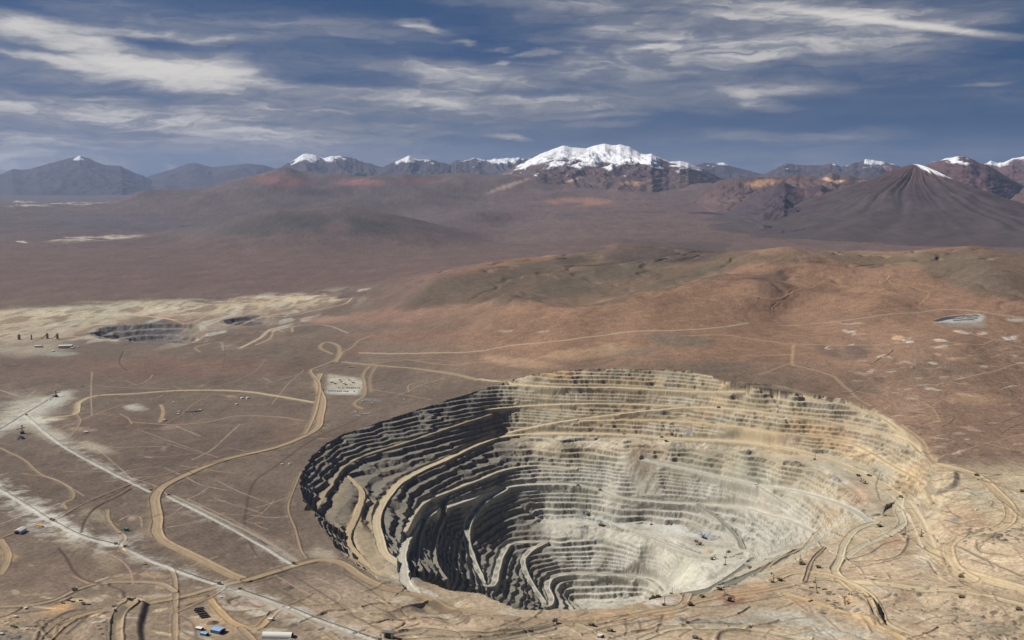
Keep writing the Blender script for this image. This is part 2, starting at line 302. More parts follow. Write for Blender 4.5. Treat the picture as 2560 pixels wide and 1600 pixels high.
EXTRA += [(1279, 1335, -332), (1358, 1290, -320), (1440, 1286, -314), (1608, 1303, -316), (1701, 1312, -313), (1340, 1322, -326), (1440, 1312, -316), (1560, 1322, -317), (1500, 1300, -316),
          (1650, 1330, -317), (1760, 1350, -313), (1800, 1430, -286), (1730, 1410, -306), (1790, 1460, -284), (1735, 1440, -312), (1700, 1480, -335), (1820, 1372, -302)]
EXTRA += [(1400, 1346, -344), (1539, 1348, -345), (1599, 1377, -352), (1678, 1416, -370), (1695, 1455, -392), (1480, 1500, -500), (1560, 1505, -503), (1430, 1490, -490), (1620, 1500, -494), (1500, 1475, -478), (1650, 1500, -485)]
EXTRA += [(1300, 1106, -102), (1400, 1098, -78), (1560, 1102, -69), (1680, 1109, -67), (1863, 1122, -48), (1956, 1153, -50), (2071, 1188, -53), (2127, 1204, -55), (2159, 1254, -57), (2180, 1298, -59), (2150, 1225, -56), (2225, 1262, -55), (2060, 1165, -52), (2220, 1235, -55)]
EXTRA += [(2140, 1330, -80), (2080, 1340, -120), (1330, 1130, -132), (1560, 1130, -102), (1750, 1150, -104)]
rim_w = np.array([col_ray(Z, *p) for p in RIM])
pp = [rim_w]
road_pit = []
for pts, hw, colr, berm, dash in PR:
    W3 = np.array([at_z(*p) for p in pts]); S = spline(W3, 12.0); road_pit.append((S, hw, colr, berm, dash)); pp.append(S[::5])
pp.append(np.array([at_z(*p) for p in EXTRA]))
# hidden near wall: steep below the near rim, then the floor
for px, py, zz in [(1085, 1470, -200), (1148, 1488, -330), (1207, 1490, -360), (1252, 1506, -390), (1287, 1523, -420), (1371, 1526, -440), (1483, 1524, -440), (1545, 1522, -440), (1600, 1512, -420), (1656, 1490, -400), (1715, 1486, -360)]:
    q = col_ray(Z, px, py); r = math.hypot(q[0], q[1]); u = q[:2] / r
    for off, f in ((170, .55), (330, 1.0), (620, 1.02)):
        if zz > -300 and off > 400: continue
        pp.append(np.array([[q[0] + u[0] * off, q[1] + u[1] * off, -25 + (zz + 25) * f]]))
PP = np.vstack(pp)
_, ui = np.unique(np.round(PP[:, :2] / 14).astype(int), axis=0, return_index=True); PP = PP[ui]
WP = rbf_fit(PP[:, :2], PP[:, 2], 10.0)
gx = np.arange(rim_w[:, 0].min() - 40, rim_w[:, 0].max() + 60, 12.0); gy = np.arange(rim_w[:, 1].min() - 40, rim_w[:, 1].max() + 60, 12.0)
GP = rbf_eval(PP[:, :2], WP, 10.0, gx[:, None] + 0 * gy[None], gy[None] + 0 * gx[:, None])
dgx, dgy = np.gradient(GP, 12.0); GS = np.hypot(dgx, dgy)
r0, r1 = np.searchsorted(D, [np.hypot(rim_w[:, 0], rim_w[:, 1]).min() - 5, np.hypot(rim_w[:, 0], rim_w[:, 1]).max() + 5])
ra = np.arctan2(rim_w[:, 0], rim_w[:, 1]); c0, c1 = np.searchsorted(A, [ra.min() - .001, ra.max() + .001])
SL = (slice(r0, r1), slice(c0, c1)); xs, ys = X[SL], Y[SL]
def in_poly(P, x, y):
    o = np.zeros(x.shape, bool); n = len(P)
    for k in range(n):
        (ax, ay), (bx, by) = P[k][:2], P[(k + 1) % n][:2]
        if ay == by: continue
        c = ((ay > y) != (by > y)) & (x < (bx - ax) * (y - ay) / (by - ay) + ax); o ^= c
    return o
rw = rim_w.copy()
wob_x = fbm(xs, ys, 60, 3, 21) * 9; wob_y = fbm(xs, ys, 60, 3, 22) * 9
inside = in_poly(rw, xs + wob_x, ys + wob_y)
fi, fj = (xs - gx[0]) / 12.0, (ys - gy[0]) / 12.0
zs = gridlerp(GP, fi, fj); slope = gridlerp(GS, fi, fj)
PIT = np.zeros((NR, NC), bool); PIT[SL] = inside
def px_of(x, y, z):
    cp, sp = math.cos(PITCH), math.sin(PITCH); dep = y * cp + (H - z) * sp
    return 1280 + F * x / dep, 800 - F * (y * sp + (z - H) * cp) / dep
PXs, PYs = px_of(xs, ys, zs)
def ell(PX, PY, cx, cy, rx, ry, rot=0, soft=.5):
    c, s = math.cos(R(rot)), math.sin(R(rot)); u = ((PX - cx) * c + (PY - cy) * s) / rx; v = (-(PX - cx) * s + (PY - cy) * c) / ry
    return sst(1.0, soft, np.sqrt(u * u + v * v))
# smooth places: dump slopes and the slide scar
smooth = np.zeros(xs.shape)
for e in [(1480, 1335, 190, 20, 4), (1730, 1445, 80, 60, 40), (1640, 1375, 70, 26, 30), (1600, 1165, 75, 55, 60), (1620, 1225, 50, 40, 30), (1400, 1112, 240, 10, 1), (1750, 1116, 230, 12, 3), (1500, 1330, 60, 16, 0), (2345, 1290, 34, 120, 0)]:
    smooth = np.maximum(smooth, ell(PXs, PYs, *e))
HB = 13.5
warp = fbm(xs, ys, 95, 2, 31) * 7.5 + fbm(xs, ys, 26, 3, 33) * 1.5
big = sst(.1, .5, fbm(xs, ys, 210, 2, 35)); warp += big * fbm(xs, ys, 42, 2, 36) * 7
zw = zs + warp * sst(.12, .35, slope); t = zw / HB + .42 * np.sin(zw / 31.0) + .2 * np.sin(zw / 12.7 + 1); k = np.floor(t); fr = t - k
face = np.clip((fr - .54) / .36, 0, 1)
tt = np.linspace(-620, 330, 3000); tq = tt / HB + .42 * np.sin(tt / 31.0) + .2 * np.sin(tt / 12.7 + 1); o_ = np.maximum.accumulate(tq); zq = np.interp(k + face, o_ + np.arange(3000) * 1e-9, tt)
fan = sst(.34, .62, fbm(xs, ys, 120, 3, 37)); th = np.arctan2(xs - 330, ys - 3900) * 950; scar = fbm(th, zs * .25, 11, 2, 38)
wq = sst(.11, .24, slope) * (1 - .93 * smooth) * (1 - .6 * fan)
facemask = ((fr > .54) & (fr < .90)) * wq
znew = zs * (1 - wq) + zq * wq
znew += facemask * (fbm(xs, ys, 16, 2, 41) * 1.0 + scar * 1.5) + (1 - wq) * (fbm(xs, ys, 40, 3, 43) * 1.3) + smooth * fbm(xs, ys, 30, 3, 44) * 3.0 + wq * fbm(xs, ys, 9, 2, 45) * .5
zz = Z[SL]; zz[inside] = znew[inside]; Z[SL] = zz
SCAR = np.zeros((NR, NC), np.float32); SCAR[SL] = scar * inside
FACE = np.zeros((NR, NC), np.float32); FACE[SL] = facemask * inside
# ------------------------------------------------------------------ albedo of the sheet, roads, cuts, heaps
PX, PY = px_of(X, Y, Z)
PX = PX.astype(np.float32); PY = PY.astype(np.float32)
n1 = fbm(X, Y, 420, 4, 51).astype(np.float32); n2 = fbm(X, Y, 60, 4, 52).astype(np.float32); n3 = fbm(X * .35, Y, 2600, 4, 53).astype(np.float32); n4 = fbm(X, Y, 16, 2, 54).astype(np.float32)
C = np.zeros((NR, NC, 3), np.float32)
C[:] = L(114, 98, 83)
fsc = sst(14000, 6000, D)[:, None] * .7 + .3; wx = PX + (n1 * 22 + n2 * 8) * fsc; wy = PY + (n1 * 7 + n2 * 2.5) * fsc
def patch(cx, cy, rx, ry, col, s=1.0, rot=0, soft=.3, nz=0.0, region=None):
    j0, j1 = np.searchsorted(A, [px_dir(cx - rx * 1.5 - ry * 1.5 - 60, cy)[0], px_dir(cx + rx * 1.5 + ry * 1.5 + 60, cy)[0]])
    sl = (slice(None), slice(max(j0 - 12, 0), min(j1 + 12, NC)))
    m = ell(wx[sl], wy[sl], cx, cy, rx, ry, rot, soft) * s
    if nz: m = m * sst(-.25 - .3 * (1 - nz), .35, n2[sl] * .6 + n1[sl] * .5)
    if region is not None: m = m * region[sl]
    mixc(C[sl], col, m)
out = (~PIT).astype(np.float32)
# broad ground tones
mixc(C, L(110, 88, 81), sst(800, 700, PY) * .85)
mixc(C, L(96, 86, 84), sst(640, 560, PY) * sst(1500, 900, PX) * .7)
nearm = sst(10900, 10000, D + 0 * A[:1])[:, None]
mixc(C, L(143, 109, 83), sst(900, 1350, PX) * sst(980, 860, PY) * nearm * .95)
mixc(C, L(148, 117, 93), sst(1900, 2150, PX) * sst(1250, 1050, PY) * sst(760, 900, PY) * .9)
mixc(C, L(191, 172, 137), np.maximum(sst(2130, 2330, PX) * sst(1140, 1200, PY), sst(1650, 1950, PX + (PY - 1400) * 2) * sst(1240, 1300, PY)) * .95)
mixc(C, L(184, 161, 130), sst(1430, 1510, PY + (PX - 900) * .10) * sst(580, 900, PX) * .9)
mixc(C, L(156, 135, 110), sst(1380, 1540, PY) * sst(1000, 800, PX) * .6)
for p in [ # cx, cy, rx, ry, colour, strength, rotation
    (1500, 690, 360, 44, L(100, 88, 72), .95, -14), (1200, 710, 220, 34, L(108, 96, 80), .8, -12), (1660, 640, 190, 26, L(94, 80, 72), .9, 0), (1720, 690, 150, 17, L(94, 92, 68), .85, -18), (1400, 655, 170, 18, L(90, 78, 72), .8, -12),
    (2440, 690, 170, 60, L(112, 96, 78), .85, 12), (2300, 650, 200, 26, L(138, 120, 88), .7, 0), (1960, 640, 120, 26, L(122, 102, 80), .7, 0), (1940, 690, 50, 30, L(112, 88, 74), .7, 0),
    (1290, 728, 60, 9, L(158, 118, 88), .7, -8), (1420, 768, 280, 13, L(150, 115, 88), .6, -5), (1800, 745, 250, 24, L(148, 114, 86), .6, -14), (2130, 720, 160, 16, L(148, 116, 88), .6, 10),
    (1700, 850, 120, 26, L(118, 104, 88), .8, 2), (1560, 880, 150, 20, L(126, 110, 92), .7, 0), (1780, 915, 160, 20, L(112, 98, 82), .7, 0), (1470, 880, 200, 16, L(186, 150, 112), .5, -6), (1300, 905, 120, 18, L(182, 146, 112), .6, 5),
    (2080, 880, 60, 22, L(110, 90, 80), .7, 20), (2150, 880, 50, 30, L(106, 88, 78), .8, 0), (2150, 960, 110, 40, L(122, 104, 88), .6, 10), (2340, 930, 130, 40, L(126, 108, 90), .55, 0), (2450, 1000, 100, 20, L(180, 142, 104), .5, 0),
    (1000, 790, 200, 30, L(150, 112, 92), .7, -4), (1050, 840, 260, 26, L(140, 104, 84), .6, -2), (900, 880, 90, 20, L(132, 100, 84), .5, 0),
    (450, 920, 430, 36, L(124, 94, 80), .7, 0), (100, 920, 180, 60, L(116, 94, 84), .7, 0), (500, 1130, 330, 60, L(104, 88, 78), .75, -8), (300, 1060, 240, 40, L(114, 92, 80), .6, 0),
    (620, 1240, 150, 90, L(122, 102, 88), .6, 0), (160, 1180, 180, 60, L(112, 96, 84), .6, 10), (150, 1440, 200, 60, L(128, 106, 90), .7, 0), (700, 1080, 100, 30, L(134, 108, 88), .6, -20),
    # distant tones
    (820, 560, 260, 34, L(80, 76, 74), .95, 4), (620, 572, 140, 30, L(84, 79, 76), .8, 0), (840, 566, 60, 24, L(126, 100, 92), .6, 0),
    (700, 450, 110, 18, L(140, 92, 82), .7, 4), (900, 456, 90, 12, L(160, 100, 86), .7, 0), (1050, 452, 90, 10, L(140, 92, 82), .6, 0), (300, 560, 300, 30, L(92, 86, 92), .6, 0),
    (1450, 505, 120, 16, L(178, 124, 92), .55, 0), (1280, 462, 90, 6, L(190, 160, 138), .7, -20), (1420, 540, 50, 12, L(90, 80, 82), .7, 0), (1430, 510, 45, 8, L(86, 78, 80), .7, 0), (1560, 616, 70, 12, L(158, 116, 92), .8, 0),
    (2100, 634, 190, 7, L(150, 126, 108), .6, -3)]:
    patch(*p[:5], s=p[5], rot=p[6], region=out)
def polypatch(P, col, s, dx=1.0):
    m = np.zeros(PX.shape, np.float32)
    for k, (ox, oy) in enumerate([(0, 0), (7, 2), (-7, -2), (3, -3), (-3, 3)]): m += in_poly(P, wx * dx + PX * (1 - dx) + ox, wy * dx + PY * (1 - dx) + oy) / 5.0
    mixc(C, col, m * s * out)
OLIVE = L(101, 88, 71)
polypatch([(1000, 775), (1100, 692), (1400, 640), (1560, 610), (1810, 615), (1925, 640), (1830, 680), (1700, 714), (1560, 746), (1440, 774), (1340, 755), (1230, 754), (1150, 765)], OLIVE, .66, .8)
polypatch([(1560, 600), (1830, 610), (1800, 640), (1690, 660), (1600, 655), (1500, 650)], L(88, 74, 68), .6, .6)
polypatch([(2290, 632), (2440, 610), (2600, 620), (2620, 770), (2500, 745), (2400, 715), (2330, 690), (2300, 660)], L(104, 90, 74), .6, .9)
polypatch([(1880, 690), (1950, 680), (1990, 705), (1960, 740), (1900, 735)], L(108, 86, 72), .7, .8)
polypatch([(2030, 620), (2250, 640), (2330, 650), (2200, 670), (2100, 660)], L(116, 98, 78), .7, .8)
polypatch([(820, 936), (862, 940), (908, 948), (908, 968), (902, 986), (816, 984)], L(178, 170, 152), .92, .15); polypatch([(820, 943), (905, 955), (905, 960), (822, 952)], L(196, 186, 166), .7, .1); polypatch([(818, 975), (902, 977), (898, 986), (816, 985)], L(186, 186, 178), .8, .1); polypatch([(893, 980), (906, 972), (904, 984), (896, 986)], L(110, 114, 116), .8, .1)
polypatch([(2335, 806), (2352, 795), (2442, 786), (2460, 786), (2457, 802), (2430, 809), (2365, 807)], L(178, 178, 170), .92, .2); polypatch([(2340, 809), (2460, 806), (2466, 818), (2370, 816)], L(160, 158, 148), .6, .4)
# salt flats on the left
SALT = np.zeros((NR, NC), np.float32)
def salt(cx, cy, rx, ry, rot):
    m = ell(PX + n1 * 14, PY + n1 * 3.2 + n2 * 1.2, cx, cy, rx, ry, rot, .45) * sst(-.55, .1, n3 + n1 * .6); np.maximum(SALT, m, out=SALT)
salt(240, 597, 150, 8, -3); salt(60, 606, 14, 2, 0); salt(150, 511, 170, 3.2, -2); salt(60, 505, 40, 2, 0)
mixc(C, L(196, 184, 158), SALT)
# the old workings at the left: pale dumps
DUMP = L(196, 176, 142)
for p in [(120, 800, 260, 40, DUMP, .9, 0), (320, 775, 320, 30, L(184, 174, 142), .9, -3), (600, 765, 330, 24, DUMP, .9, -4), (780, 745, 100, 14, DUMP, .85, 0), (400, 790, 60, 10, L(190, 150, 116), .6, 0), (820, 800, 80, 14, L(180, 140, 112), .5, 0),
          (60, 860, 150, 40, L(164, 152, 130), .8, 0), (560, 800, 160, 24, L(172, 148, 122), .8, 0), (150, 885, 70, 10, L(146, 152, 138), .7, 0), (240, 785, 120, 12, L(184, 180, 146), .8, 0), (20, 830, 120, 30, L(186, 168, 138), .7, 0), (160, 828, 240, 26, L(176, 160, 132), .8, 0), (520, 822, 90, 14, L(156, 144, 128), .8, 0), (430, 772, 380, 22, L(182, 166, 136), .6, -4), (700, 775, 160, 22, L(176, 156, 128), .7, -6)]:
    patch(*p[:5], s=p[5], rot=p[6], soft=.45)
dmp = sst(860, 760, PX + (PY - 790) * 2) * sst(735, 760, PY + (PX - 500) * .07) * sst(880, 840, PY); dn = fbm(X * .8, Y * .22, 120, 4, 68).astype(np.float32)
mixc(C, L(134, 114, 94), dmp * sst(.02, .45, dn) * .8); mixc(C, L(112, 102, 94), dmp * sst(.25, .6, -dn) * .6); mixc(C, L(190, 186, 166), dmp * sst(.3, .6, fbm(X * .8, Y * .3, 200, 3, 69)) * .6)
def xy_of(px, py): return col_ray(Z, px, py)
def sub_pit(cx, cy, rx, ry, depth, col, s):
    """an older, smaller pit: stepped hollow"""
    q = xy_of(cx, cy); l = xy_of(cx - rx, cy); b = xy_of(cx, cy - ry); f = xy_of(cx, cy + ry)
    ax = abs(q[0] - l[0]); ay = abs(b[1] - f[1]) / 2; y0 = (b[1] + f[1]) / 2
    u = np.sqrt(((X - q[0] - (Y - y0) * q[0] / q[1]) / ax) ** 2 + ((Y - y0) / ay) ** 2) + n1 * .16 + n2 * .03
    m = sst(1.02, .98, u); sx_ = (X - q[0] - (Y - y0) * q[0] / q[1]) / ax; m = m * sst(1.0, .15, sx_ + n1 * .3); dep = depth * np.clip((1.0 - u) / .6, 0, 1) * m; k = dep / 27.0; fr = k - np.floor(k)
    Z[:] -= 27.0 * (np.floor(k) + np.clip((fr - .35) / .55, 0, 1))
    side = sst(.75, -.1, (X - q[0] - (Y - y0) * q[0] / q[1]) / ax); mixc(C, col, m * s * side); mixc(C, L(150, 142, 130), m * (fr < .34) * (dep < depth * .97) * (dep > 4) * .6)
sub_pit(405, 832, 175, 25, 88, L(98, 94, 94), .85); sub_pit(645, 802, 85, 13, 50, L(98, 92, 90), .8)

patch(850, 741, 40, 7, L(88, 84, 80), .9); patch(470, 768, 40, 2.5, L(104, 92, 82), .9); patch(500, 753, 30, 3, L(110, 96, 84), .8)
# white dust fields
for p in [(60, 1035, 120, 60, L(182, 178, 160), .9, -10), (150, 1000, 70, 22, L(186, 184, 166), .8, -20), (130, 1085, 90, 26, L(168, 160, 142), .7, 20), (240, 1120, 60, 16, L(182, 172, 150), .6, 10), (120, 1055, 70, 10, L(196, 192, 172), .8, -6),
          (340, 1020, 36, 12, L(186, 182, 166), .8, 0), (200, 1072, 50, 10, L(170, 148, 126), .6, 0), (420, 1068, 40, 10, L(148, 128, 116), .7, 0), (230, 1285, 50, 22, L(166, 154, 128), .5, 20), (180, 1345, 70, 50, L(160, 142, 114), .6, 40), (270, 1400, 60, 40, L(158, 140, 112), .6, 35),
          (182, 1333, 20, 12, L(192, 188, 176), .8, 0), (370, 1330, 70, 14, L(160, 140, 124), .4, 0), (330, 1296, 20, 9, L(172, 150, 132), .6, 0),
          (20, 1390, 50, 20, L(150, 128, 96), .7, 0), (40, 1395, 22, 12, L(190, 148, 96), .6, 0), (150, 1524, 60, 14, L(212, 162, 102), .8, -12), (60, 1560, 130, 40, L(172, 148, 116), .7, 0), (200, 1505, 60, 8, L(196, 172, 128), .8, 0),
          (40, 1590, 70, 14, L(128, 128, 114), .7, 0), (930, 1000, 26, 6, L(120, 122, 122), .8, 0), (680, 1350, 200, 14, L(150, 128, 108), .4, 20),
          (815, 1390, 50, 22, L(186, 172, 148), .6, 0), (1060, 1480, 60, 12, L(206, 200, 186), .8, 25), (830, 1470, 150, 50, L(160, 140, 120), .6, 15), (1000, 1560, 160, 30, L(186, 158, 130), .5, 0), (640, 1500, 60, 30, L(150, 128, 108), .5, 10), (560, 1570, 80, 40, L(182, 154, 114), .6, 0), (700, 1565, 80, 20, L(128, 112, 92), .6, 5),
          (1560, 1533, 220, 14, L(196, 158, 112), .8, -3), (1640, 1500, 60, 12, L(206, 198, 186), .8, -10), (1810, 1495, 60, 18, L(160, 116, 92), .8, 0), (1850, 1475, 120, 22, L(206, 160, 116), .6, -10),
          (1800, 1553, 150, 18, L(182, 178, 160), .9, -2), (1980, 1545, 190, 30, L(184, 178, 160), .9, 8), (2080, 1590, 170, 22, L(184, 182, 168), .9, 0), (2300, 1540, 110, 24, L(190, 172, 138), .7, 4), (2440, 1560, 60, 20, L(168, 160, 140), .7, 20), (2500, 1580, 80, 24, L(130, 124, 104), .7, -10),
          (2170, 1255, 60, 34, L(164, 134, 108), .8, 30), (2230, 1355, 60, 22, L(176, 138, 104), .7, 0), (2120, 1330, 50, 14, L(200, 178, 138), .6, -20), (2290, 1295, 18, 40, L(206, 196, 176), .7, -20), (2310, 1400, 40, 40, L(200, 190, 166), .6, 40),
          (2420, 1300, 100, 60, L(174, 142, 110), .7, 0), (2450, 1250, 70, 40, L(176, 168, 140), .5, 40), (2390, 1190, 40, 12, L(180, 168, 140), .6, 0), (2380, 1300, 20, 10, L(150, 148, 134), .8, 0), (2480, 1340, 60, 16, L(120, 112, 94), .7, 0), (2250, 1480, 60, 22, L(166, 136, 104), .7, 0), (2420, 1480, 90, 30, L(168, 140, 104), .6, 20),
          (2000, 1500, 60, 16, L(196, 152, 104), .5, 0), (2130, 1505, 40, 16, L(196, 164, 116), .6, 0), (2120, 1530, 20, 12, L(150, 140, 126), .6, 0)]:
    patch(*p[:5], s=p[5], rot=p[6], soft=.25, region=out)
# scattered pale scrapes on the right hillside
for k in range(150):
    cx = rng.uniform(2060, 2580); cy = 830 + 340 * rng.rand() ** 1.1
    if cx < 2250 and cy > 1000: continue
    patch(cx, cy, rng.uniform(8, 34), rng.uniform(1.6, 5), [L(196, 170, 146), L(188, 180, 162), L(182, 148, 118), L(112, 92, 78), L(116, 100, 84)][rng.randint(5)], rng.uniform(.4, .85), rng.uniform(-14, 10), region=out)
for cx, cy, rx, ry, c in [(2275, 856, 16, 5, L(214, 206, 186)), (2340, 848, 22, 5, L(206, 198, 178)), (2400, 828, 22, 4, L(206, 198, 178)), (2385, 826, 12, 3, L(214, 180, 150)), (2520, 844, 50, 5, L(204, 196, 180)), (2450, 832, 24, 4, L(206, 190, 172)), (2130, 808, 40, 3.5, L(178, 168, 148)), (2370, 800, 26, 5, L(196, 196, 190)), (2250, 846, 24, 8, L(200, 160, 116)), (1260, 825, 26, 6, L(164, 148, 126)), (1350, 826, 30, 5, L(166, 150, 128)), (2540, 800, 40, 6, L(180, 174, 160))]:
    patch(cx, cy, rx, ry, c, .9, 0, region=out)
for k in range(130):   # the same small scars on the plain and the near foreground
    if k < 60: cx, cy = rng.uniform(0, 1000), rng.uniform(900, 1480)
    else: cx, cy = rng.uniform(700, 2560), rng.uniform(1400, 1600)
    sc_ = 1.0 if k < 60 else 1.3
    patch(cx, cy, sc_ * rng.uniform(6, 34), sc_ * rng.uniform(1.5, 6), [L(176, 150, 124), L(92, 76, 66), L(110, 92, 78), L(164, 138, 112)][rng.randint(4)], rng.uniform(.25, .6), rng.uniform(-30, 30), region=out)
for k in range(230):   # graded pads, spoil and scraped earth of the working ground
    if k < 110: cx, cy = rng.uniform(1900, 2580), rng.uniform(1190, 1600)
    elif k < 180: cx, cy = rng.uniform(620, 1900), rng.uniform(1490, 1600)
    else: cx, cy = rng.uniform(0, 620), rng.uniform(1440, 1600)
    patch(cx, cy, rng.uniform(12, 60), rng.uniform(2.5, 10), [L(200, 188, 162), L(186, 178, 160), L(206, 184, 146), L(150, 130, 104), L(172, 142, 110), L(132, 118, 98)][rng.randint(6)], rng.uniform(.35, .7), rng.uniform(-25, 35), .55, region=out)
# pit rock
pit = PIT.astype(np.float32)
PB_ = np.zeros_like(C); PB_[:] = L(184, 170, 142)
def pp_(cx, cy, rx, ry, col, s, rot=0, soft=.2):
    global C
    patch(cx, cy, rx, ry, col, s, rot, soft, region=pit)
mixc(C, L(180, 166, 138), pit)
for p in [(1500, 960, 420, 50, L(172, 150, 112), .8, 2), (1400, 935, 120, 22, L(190, 152, 104), .7, 0), (1650, 930, 120, 16, L(140, 128, 104), .6, 0), (1560, 1020, 200, 40, L(150, 140, 116), .7, 0), (1750, 1050, 200, 30, L(152, 146, 122), .7, 4), (1950, 1040, 170, 50, L(188, 164, 124), .8, 12), (1940, 1070, 60, 20, L(140, 134, 112), .7, 10), (2100, 1110, 160, 40, L(200, 170, 124), .8, 25), (2280, 1200, 70, 120, L(202, 170, 122), .8, -30),
          (1330, 1170, 130, 60, L(150, 146, 132), .8, 0), (1280, 1270, 90, 60, L(122, 120, 112), .8, 0),
          (1500, 1180, 170, 60, L(178, 174, 156), .8, 0), (1610, 1160, 60, 60, L(142, 116, 96), .85, 30), (1590, 1210, 50, 30, L(130, 110, 94), .8, 20), (1700, 1190, 90, 36, L(160, 142, 116), .6, 0), (1780, 1160, 110, 30, L(160, 150, 122), .6, 6), (1880, 1190, 90, 40, L(166, 166, 146), .7, 20), (1760, 1215, 120, 40, L(190, 186, 170), .8, 0), (1980, 1280, 120, 60, L(196, 190, 174), .7, 30), (1870, 1310, 120, 60, L(178, 176, 160), .8, 30), (2090, 1230, 120, 40, L(202, 186, 152), .7, 25),
          (1480, 1300, 160, 16, L(206, 204, 194), .9, 3), (1700, 1325, 130, 20, L(212, 212, 208), .95, 12), (1760, 1345, 40, 12, L(150, 152, 156), .7, 10), (1450, 1285, 24, 5, L(120, 120, 120), .6, 0), (1430, 1335, 160, 16, L(180, 166, 134), .7, 3), (1640, 1370, 80, 24, L(190, 174, 136), .8, 30), (1740, 1440, 70, 50, L(200, 188, 148), .8, 40), (1800, 1420, 60, 40, L(206, 198, 176), .8, 0), (1780, 1380, 40, 14, L(190, 172, 134), .8, 0),
          (1520, 1400, 170, 50, L(176, 170, 150), .8, 5), (1480, 1480, 130, 40, L(188, 178, 152), .8, 0), (1340, 1340, 70, 20, L(118, 112, 104), .7, 0), (1580, 1120, 160, 18, L(166, 140, 110), .7, 0), (2150, 1240, 60, 50, L(170, 138, 112), .7, 30), (2110, 1205, 50, 14, L(186, 178, 166), .6, 20), (1440, 1100, 120, 14, L(188, 184, 168), .7, 0), (870, 1380, 80, 60, L(176, 156, 124), .8, 40), (900, 1310, 20, 60, L(184, 162, 126), .7, 8)]:
    pp_(*p[:5], s=p[5], rot=p[6])
mixc(C, L(184, 183, 173), pit * sst(-120, -250, Z) * .66)
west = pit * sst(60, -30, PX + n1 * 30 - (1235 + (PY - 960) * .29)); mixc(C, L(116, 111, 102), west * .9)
for P_, c_ in [([(868, 1300), (900, 1215), (936, 1262), (930, 1340), (975, 1400), (1005, 1450), (955, 1462), (898, 1420), (858, 1365)], L(168, 148, 116)), ([(800, 1260), (850, 1190), (880, 1215), (862, 1300), (850, 1340), (815, 1310)], L(140, 126, 104))]: mixc(C, c_, sum(in_poly(P_, wx + ox, wy + oy) for ox, oy in ((0, 0), (8, 3), (-8, -3), (5, -6), (-5, 6))) / 5.0 * pit * .8)
for p in [(870, 1380, 80, 60, L(160, 142, 114), .8, 40), (895, 1300, 18, 60, L(164, 146, 116), .7, 8), (985, 1445, 40, 16, L(176, 164, 138), .7, 30), (930, 1420, 40, 30, L(164, 146, 116), .7, 40), (1100, 1100, 60, 20, L(122, 108, 92), .5, -20), (830, 1130, 40, 24, L(120, 106, 90), .5, -30)]: pp_(*p[:5], s=p[5], rot=p[6])
seam = fbm(X, Y, 130, 4, 64).astype(np.float32); seam2 = fbm(X, Y, 330, 3, 65).astype(np.float32)
mixc(C, L(128, 112, 88), pit * sst(.12, .5, seam) * .32); mixc(C, L(196, 190, 172), (pit - west) * sst(.15, .55, -seam) * .35); mixc(C, L(190, 150, 104), (pit - west) * sst(.2, .55, seam2) * .30 * sst(-260, -120, Z)); mixc(C, L(140, 140, 122), pit * sst(.2, .55, -seam2) * .35)
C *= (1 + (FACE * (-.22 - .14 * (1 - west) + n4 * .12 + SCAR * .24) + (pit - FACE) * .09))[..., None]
streak = fbm(X * 1.0, Y * 1.0, 28, 2, 61).astype(np.float32)
C *= (1 + pit * (n2 * .07 + streak * .07))[..., None]
C *= (1 + out * (n1 * .11 + n2 * .15 + n4 * .13 + n3 * .10 * sst(700, 560, PY)))[..., None]
sway = fbm(X, Y * .3, 180, 3, 63).astype(np.float32); C *= (1 + out * sway * .12)[..., None]
C *= (1 + rng.standard_normal((NR, NC)).astype(np.float32) * (.075 * out + .05 * pit))[..., None]
drn = np.abs(fbm(X + n2 * 12, Y, 260, 4, 66)).astype(np.float32); drn2 = np.abs(fbm(X + n2 * 8, Y, 95, 3, 67)).astype(np.float32); nearp = sst(9000, 5000, D)[:, None]
C *= (1 + out * nearp * (sst(.035, .0, drn) * .20 * np.where(n1 > 0, 1, -1) - sst(.05, .0, drn2) * .10))[..., None]

